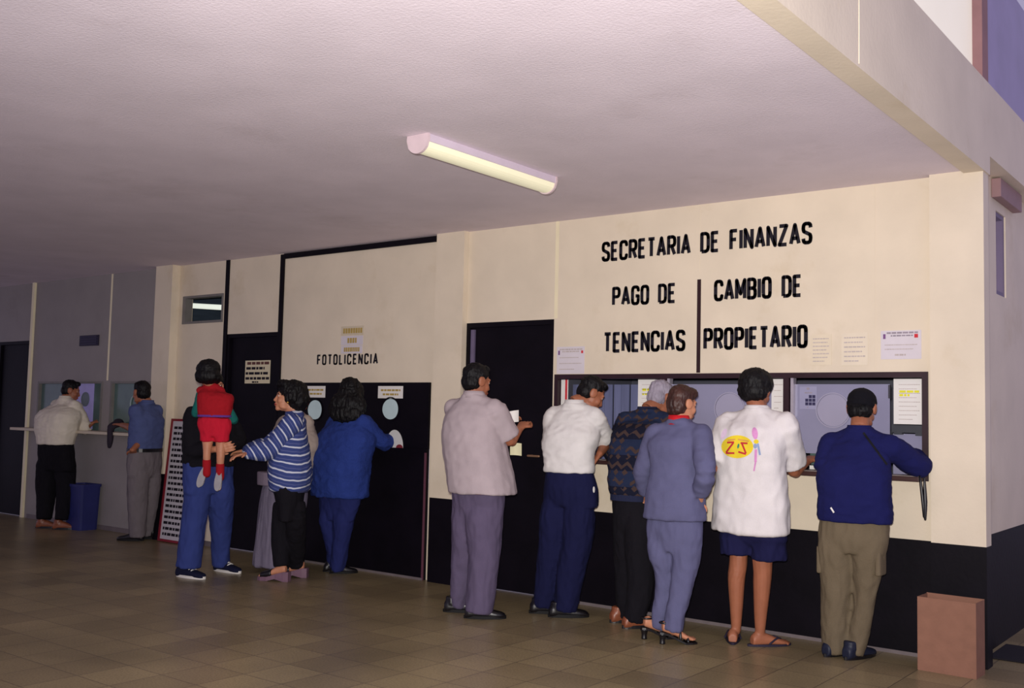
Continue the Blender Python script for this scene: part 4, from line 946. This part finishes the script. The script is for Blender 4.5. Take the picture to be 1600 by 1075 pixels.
for x0, x1, lb in ((-7.50, -7.235, 'white label with ochre print above the left round opening of the licence booth'), (-6.545, -6.24, 'white label with ochre print above the right round opening of the licence booth')):
    printed('label_card', x0, x1, 1.53, 1.638, -.021, paper, [(.66, .16, .12, .9, ink_ochre), (.32, .16, .2, .82, ink_ochre)], lb, 'label', seed=int(-x0 * 10))
# painted lettering

RO = [(0, .2), (.06, .06), (.25, 0), (.75, 0), (.94, .06), (1, .2), (1, .8), (.94, .94), (.75, 1), (.25, 1), (.06, .94), (0, .8), (0, .2)]
BOWL = [(0, 1), (.7, 1), (.93, .94), (1, .82), (1, .66), (.93, .54), (.7, .48), (0, .48)]
GLYPH = {
 'S': (1, [[(1, .78), (.94, .94), (.75, 1), (.25, 1), (.06, .94), (0, .8), (0, .7), (.08, .59), (.92, .41), (1, .3), (1, .2), (.94, .06), (.75, 0), (.25, 0), (.06, .06), (0, .22)]]),
 'E': (.88, [[(1, 1), (0, 1), (0, 0), (1, 0)], [(0, .52), (.85, .52)]]), 'F': (.88, [[(1, 1), (0, 1), (0, 0)], [(0, .52), (.85, .52)]]),
 'C': (1, [[(1, .76), (1, .8), (.94, .94), (.75, 1), (.25, 1), (.06, .94), (0, .8), (0, .2), (.06, .06), (.25, 0), (.75, 0), (.94, .06), (1, .2), (1, .24)]]),
 'G': (1, [[(1, .76), (1, .8), (.94, .94), (.75, 1), (.25, 1), (.06, .94), (0, .8), (0, .2), (.06, .06), (.25, 0), (.75, 0), (.94, .06), (1, .2), (1, .46), (.55, .46)]]),
 'O': (1, [RO]), 'R': (1, [[(0, 0), (0, 1)] + BOWL[1:], [(.5, .48), (1, 0)]]), 'P': (1, [[(0, 0), (0, 1)] + BOWL[1:]]),
 'B': (1, [[(0, .52), (.68, .52), (.9, .58), (.96, .68), (.96, .85), (.88, .96), (.68, 1), (0, 1), (0, 0), (.7, 0), (.93, .06), (1, .17), (1, .36), (.93, .46), (.68, .52)]]),
 'T': (1, [[(0, 1), (1, 1)], [(.5, 1), (.5, 0)]]), 'A': (1.1, [[(0, 0), (.5, 1), (1, 0)], [(.16, .28), (.84, .28)]]), 'I': (0, [[(0, 0), (0, 1)]]),
 'D': (1, [[(0, 0), (0, 1), (.65, 1), (.92, .93), (1, .78), (1, .22), (.92, .07), (.65, 0), (0, 0)]]), 'N': (1, [[(0, 0), (0, 1), (1, 0), (1, 1)]]),
 'Z': (1, [[(0, 1), (1, 1), (0, 0), (1, 0)]]), 'M': (1.25, [[(0, 0), (0, 1), (.5, .25), (1, 1), (1, 0)]]), 'L': (.85, [[(0, 1), (0, 0), (1, 0)]])}
def lettering(text, x0, x1, z0, z1, label, th=.165, gap=.62, m=sign_black, space=.75):
    """block capitals painted with a flat brush: even strokes, rounded bends"""
    hgt = z1 - z0; t = hgt * th / 2
    tot = sum((space if c == ' ' else GLYPH[c][0]) for c in text); gaps = len(text) - 1
    u = ((x1 - x0) - 2 * t) / (tot + gap * gaps * 1.0)
    bm = bmesh.new(); x = x0 + t
    def prism(pts):
        a = [bm.verts.new((p[0], -.0045, p[1])) for p in pts]; b = [bm.verts.new((p[0], -.001, p[1])) for p in pts]
        bm.faces.new(a); n = len(pts)
        for i in range(n): bm.faces.new((a[i], b[i], b[(i + 1) % n], a[(i + 1) % n]))
    for c in text:
        if c == ' ': x += (space + gap) * u; continue
        wd, st = GLYPH[c]
        for pl in st:
            q = [(x + px * wd * u, z0 + t + pz * (hgt - 2 * t)) for px, pz in pl]
            for (ax, az), (bx, bz) in zip(q, q[1:]):
                L = math.hypot(bx - ax, bz - az)
                if L < 1e-6: continue
                nx, nz = -(bz - az) / L * t, (bx - ax) / L * t
                prism([(ax + nx, az + nz), (bx + nx, bz + nz), (bx - nx, bz - nz), (ax - nx, az - nz)])
            for ax, az in q[1:-1]: prism([(ax + t * math.cos(k * PI / 4), az + t * math.sin(k * PI / 4)) for k in range(8)])
        x += (wd + gap) * u
    o = obj('painted_lettering', bm, m); return tag(o, label, 'lettering')
lettering('SECRETARIA DE FINANZAS', -4.222, -2.566, 2.585, 2.738, 'black painted words SECRETARIA DE FINANZAS high on the cream wall')
lettering('PAGO DE', -4.122, -3.58, 2.24, 2.388, 'black painted words PAGO DE left of the vertical line')
lettering('TENENCIAS', -4.195, -3.50, 1.89, 2.046, 'black painted word TENENCIAS above the left window')
lettering('CAMBIO DE', -3.28, -2.635, 2.235, 2.388, 'black painted words CAMBIO DE right of the vertical line')
lettering('PROPIETARIO', -3.358, -2.596, 1.892, 2.050, 'black painted word PROPIETARIO right of the vertical line')
lettering('FOTOLICENCIA', -7.385, -6.58, 1.835, 1.935, 'black painted word FOTOLICENCIA on the licence booth', th=.165, gap=.95)
tag(boxes('painted_line', [((-3.41, -.005, 1.735), (-3.382, -.001, 2.40))], mat('dark_maroon_line', (46, 24, 28), .5, .1, 9)), 'dark vertical painted line dividing the two columns of lettering', 'line')
# ceiling lamp
t = bpy.data.objects.new('ceiling_light', None); COL.objects.link(t); t.location = (-3.85, -1.86, H); tag(t, 'white fluorescent batten lamp with yellowed diffuser on the ceiling', 'lamp')
white_metal = mat('white_lamp_metal', (206, 192, 206), .5, .04, 9)
boxes('housing', [((-.075, -.615, -.045), (.075, .615, 0))], white_metal, t, bevel=.004)
bm = bmesh.new(); n = 12; A = []
for y in (-.595, .6):
    A.append([bm.verts.new((-.07 + .14 * i / n, y, -.042 - .058 * math.sin(PI * i / n) ** .45)) for i in range(n + 1)])
for i in range(n): bm.faces.new((A[0][i], A[0][i + 1], A[1][i + 1], A[1][i]))
bm.faces.new(A[0]); bm.faces.new(A[1][::-1])
obj('diffuser', bm, mat('yellowed_diffuser', (232, 228, 196), .35, .03, 5, emit=.32), t)
for y in (-.618, .602):
    bm = bmesh.new(); A = []
    for yy in (y, y + .018): A.append([bm.verts.new((-.08 + .16 * i / n, yy, -.03 - .078 * math.sin(PI * i / n) ** .45)) for i in range(n + 1)] + [bm.verts.new((.078, yy, -.001)), bm.verts.new((-.078, yy, -.001))])
    k = len(A[0]); bm.faces.new(A[0]); bm.faces.new(A[1][::-1])
    for i in range(k): bm.faces.new((A[0][i], A[0][(i + 1) % k], A[1][(i + 1) % k], A[1][i]))
    obj('end_cap', bm, mat('rosy_white_cap', (206, 186, 190), .5, .06, 12), t)
# leaning sign board with lines of text
t = bpy.data.objects.new('sign_board', None); COL.objects.link(t); t.location = (-9.345, -.125, .005); tag(t, 'tall white notice board with red frame and rows of black text leaning on the wall', 'sign')
bd = boxes('board', [((-.25, -.012, .0), (.25, 0, 1.27))], mat('white_board', (196, 190, 196), .6, .04, 9), t)
fr = boxes('frame', [((-.265, -.02, 0), (-.235, .002, 1.285)), ((.235, -.02, 0), (.265, .002, 1.285)), ((-.235, -.02, 0), (.235, .002, .025)), ((-.235, -.02, 1.26), (.235, .002, 1.285))], mat('dark_red_frame', (128, 30, 44), .5, .1, 9), t)
rnd = random.Random(5); lst = []
for i in range(20):
    x = -.20; z = 1.19 - i * .0585; end = rnd.choice((.2, .17, .2, .08))
    while x < end:
        wd = rnd.uniform(.02, .07); lst.append(((x, -.015, z - .014), (min(x + wd, end), -.012, z + .014))); x += wd + .014
boxes('text_rows', lst, ink, t)
t.rotation_euler = (math.radians(-4.6), 0, 0)
# blue bin
t = bpy.data.objects.new('waste_bin', None); COL.objects.link(t); t.location = (-11.09, -.15, 0); tag(t, 'square blue waste bin against the far left booth', 'bin')
blue_p = mat('blue_plastic', (40, 44, 100), .5, .1, 9)
bm = bmesh.new(); loft(bm, [(V((0, 0, .0)), V((.15, 0, 0)), V((0, .11, 0))), (V((0, 0, .50)), V((.165, 0, 0)), V((0, .125, 0)))], seg=40, res=1, ex=14); bm.faces.ensure_lookup_table()
obj('body', bm, blue_p, t)
bm = bmesh.new(); n = 40; A = []
for i in range(n):
    a = 2 * PI * i / n; cs, sn = math.cos(a), math.sin(a); k = (abs(cs) ** 14 + abs(sn) ** 14) ** (-1 / 14)
    A.append([bm.verts.new((cs * k * (.165 + d), sn * k * (.125 + d), z)) for d, z in ((.008, .485), (.008, .515), (-.012, .515), (-.012, .485))])
for i in range(n):
    for k in range(4): bm.faces.new((A[i][k], A[(i + 1) % n][k], A[(i + 1) % n][(k + 1) % 4], A[i][(k + 1) % 4]))
obj('rim', bm, blue_p, t)
# cardboard box, open at the top
t = bpy.data.objects.new('cardboard_box', None); COL.objects.link(t); t.location = (-1.638, -.27, 0); t.rotation_euler = (0, 0, math.radians(-2)); tag(t, 'open brown cardboard box standing on the floor before the right pier', 'box')
card = mat('cardboard', (138, 98, 80), .8, .07, 14, .1, 60); wx, wy, hz, th = .160, .085, .415, .005
for nm, a, b in (('front_panel', (-wx, -wy, 0), (wx, -wy + th, hz)), ('back_panel', (-wx, wy - th, 0), (wx, wy, hz + .004)), ('side_panel', (-wx, -wy + th, 0), (-wx + th, wy - th, hz)), ('side_panel', (wx - th, -wy + th, 0), (wx, wy - th, hz)), ('base', (-wx + th, -wy + th, 0), (wx - th, wy - th, th))): boxes(nm, [(a, b)], card, t)
# small things on and by the counter
a = on_wall(1437, 742, -.165); b = on_wall(1446, 806, -.05)
bm = bmesh.new(); limb(bm, [V((a.x - .02, -.10, 1.10)), V((a.x, -.165, 1.095)), V((a.x + .012, -.176, 1.03)), V((a.x + .03, -.176, .86))], [.006, .006, .009, .010]); limb(bm, [V((a.x + .03, -.176, 1.085)), V((a.x + .035, -.178, .95)), V((a.x + .034, -.178, .845))], [.006, .012, .007])
tag(obj('hanging_strap', bm, black_leather, smooth=True), 'black bag strap hanging off the ledge below the navy sleeve', 'strap')
bm = bmesh.new(); c = on_wall(180, 670, -.14); limb(bm, [c + V((-.12, .16, .04)), c + V((-.02, .06, .08)), c + V((.03, .0, .055)), c + V((.05, -.08, .02)), c + V((.06, -.09, -.1)), c + V((.05, -.09, -.19))], [.03, .05, .055, .045, .05, .03], flat=.7)
tag(add_mesh('cloth_bag', fuse('cloth_bag', bm, .012, V((0, 0, 0)), 3), mat('dark_mauve_cloth', (44, 36, 48), .8, .1, 14), None), 'dark cloth bag draped over the pale ledge between the two far men', 'bag')
# papers in the grey shirted man's hands
for (px, py, dz, hw, hh, tl, lb, m_) in ((803, 651, -.10, .034, .042, .35, 'white folded slip held up in front of the grey shirted man', paper), (806, 702, .02, .042, .045, -.2, 'cream paper sheet hanging below the grey shirted man\'s forearm', mat('cream_slip', (222, 216, 180), .8, .03, 9))):
    o_ = P(px, py, 7.2 + .28 + dz); bm = bmesh.new(); A = []
    for i in range(7):
        u = i / 6 - .5
        A.append([bm.verts.new(CR * (u * 2 * hw) + CU * (v * hh + tl * u * .03) + CD * (.018 * math.cos(u * 3) + k)) for v in (-1, 1) for k in (0, .002)])
    for p, q in zip(A, A[1:]):
        for i0, i1 in ((0, 1), (1, 3), (3, 2), (2, 0)): bm.faces.new((p[i0], p[i1], q[i1], q[i0]))
    bm.faces.new((A[0][0], A[0][1], A[0][3], A[0][2])); bm.faces.new((A[-1][0], A[-1][2], A[-1][3], A[-1][1]))
    tag(obj('paper_slip', bm, m_, loc=o_), lb, 'paper')
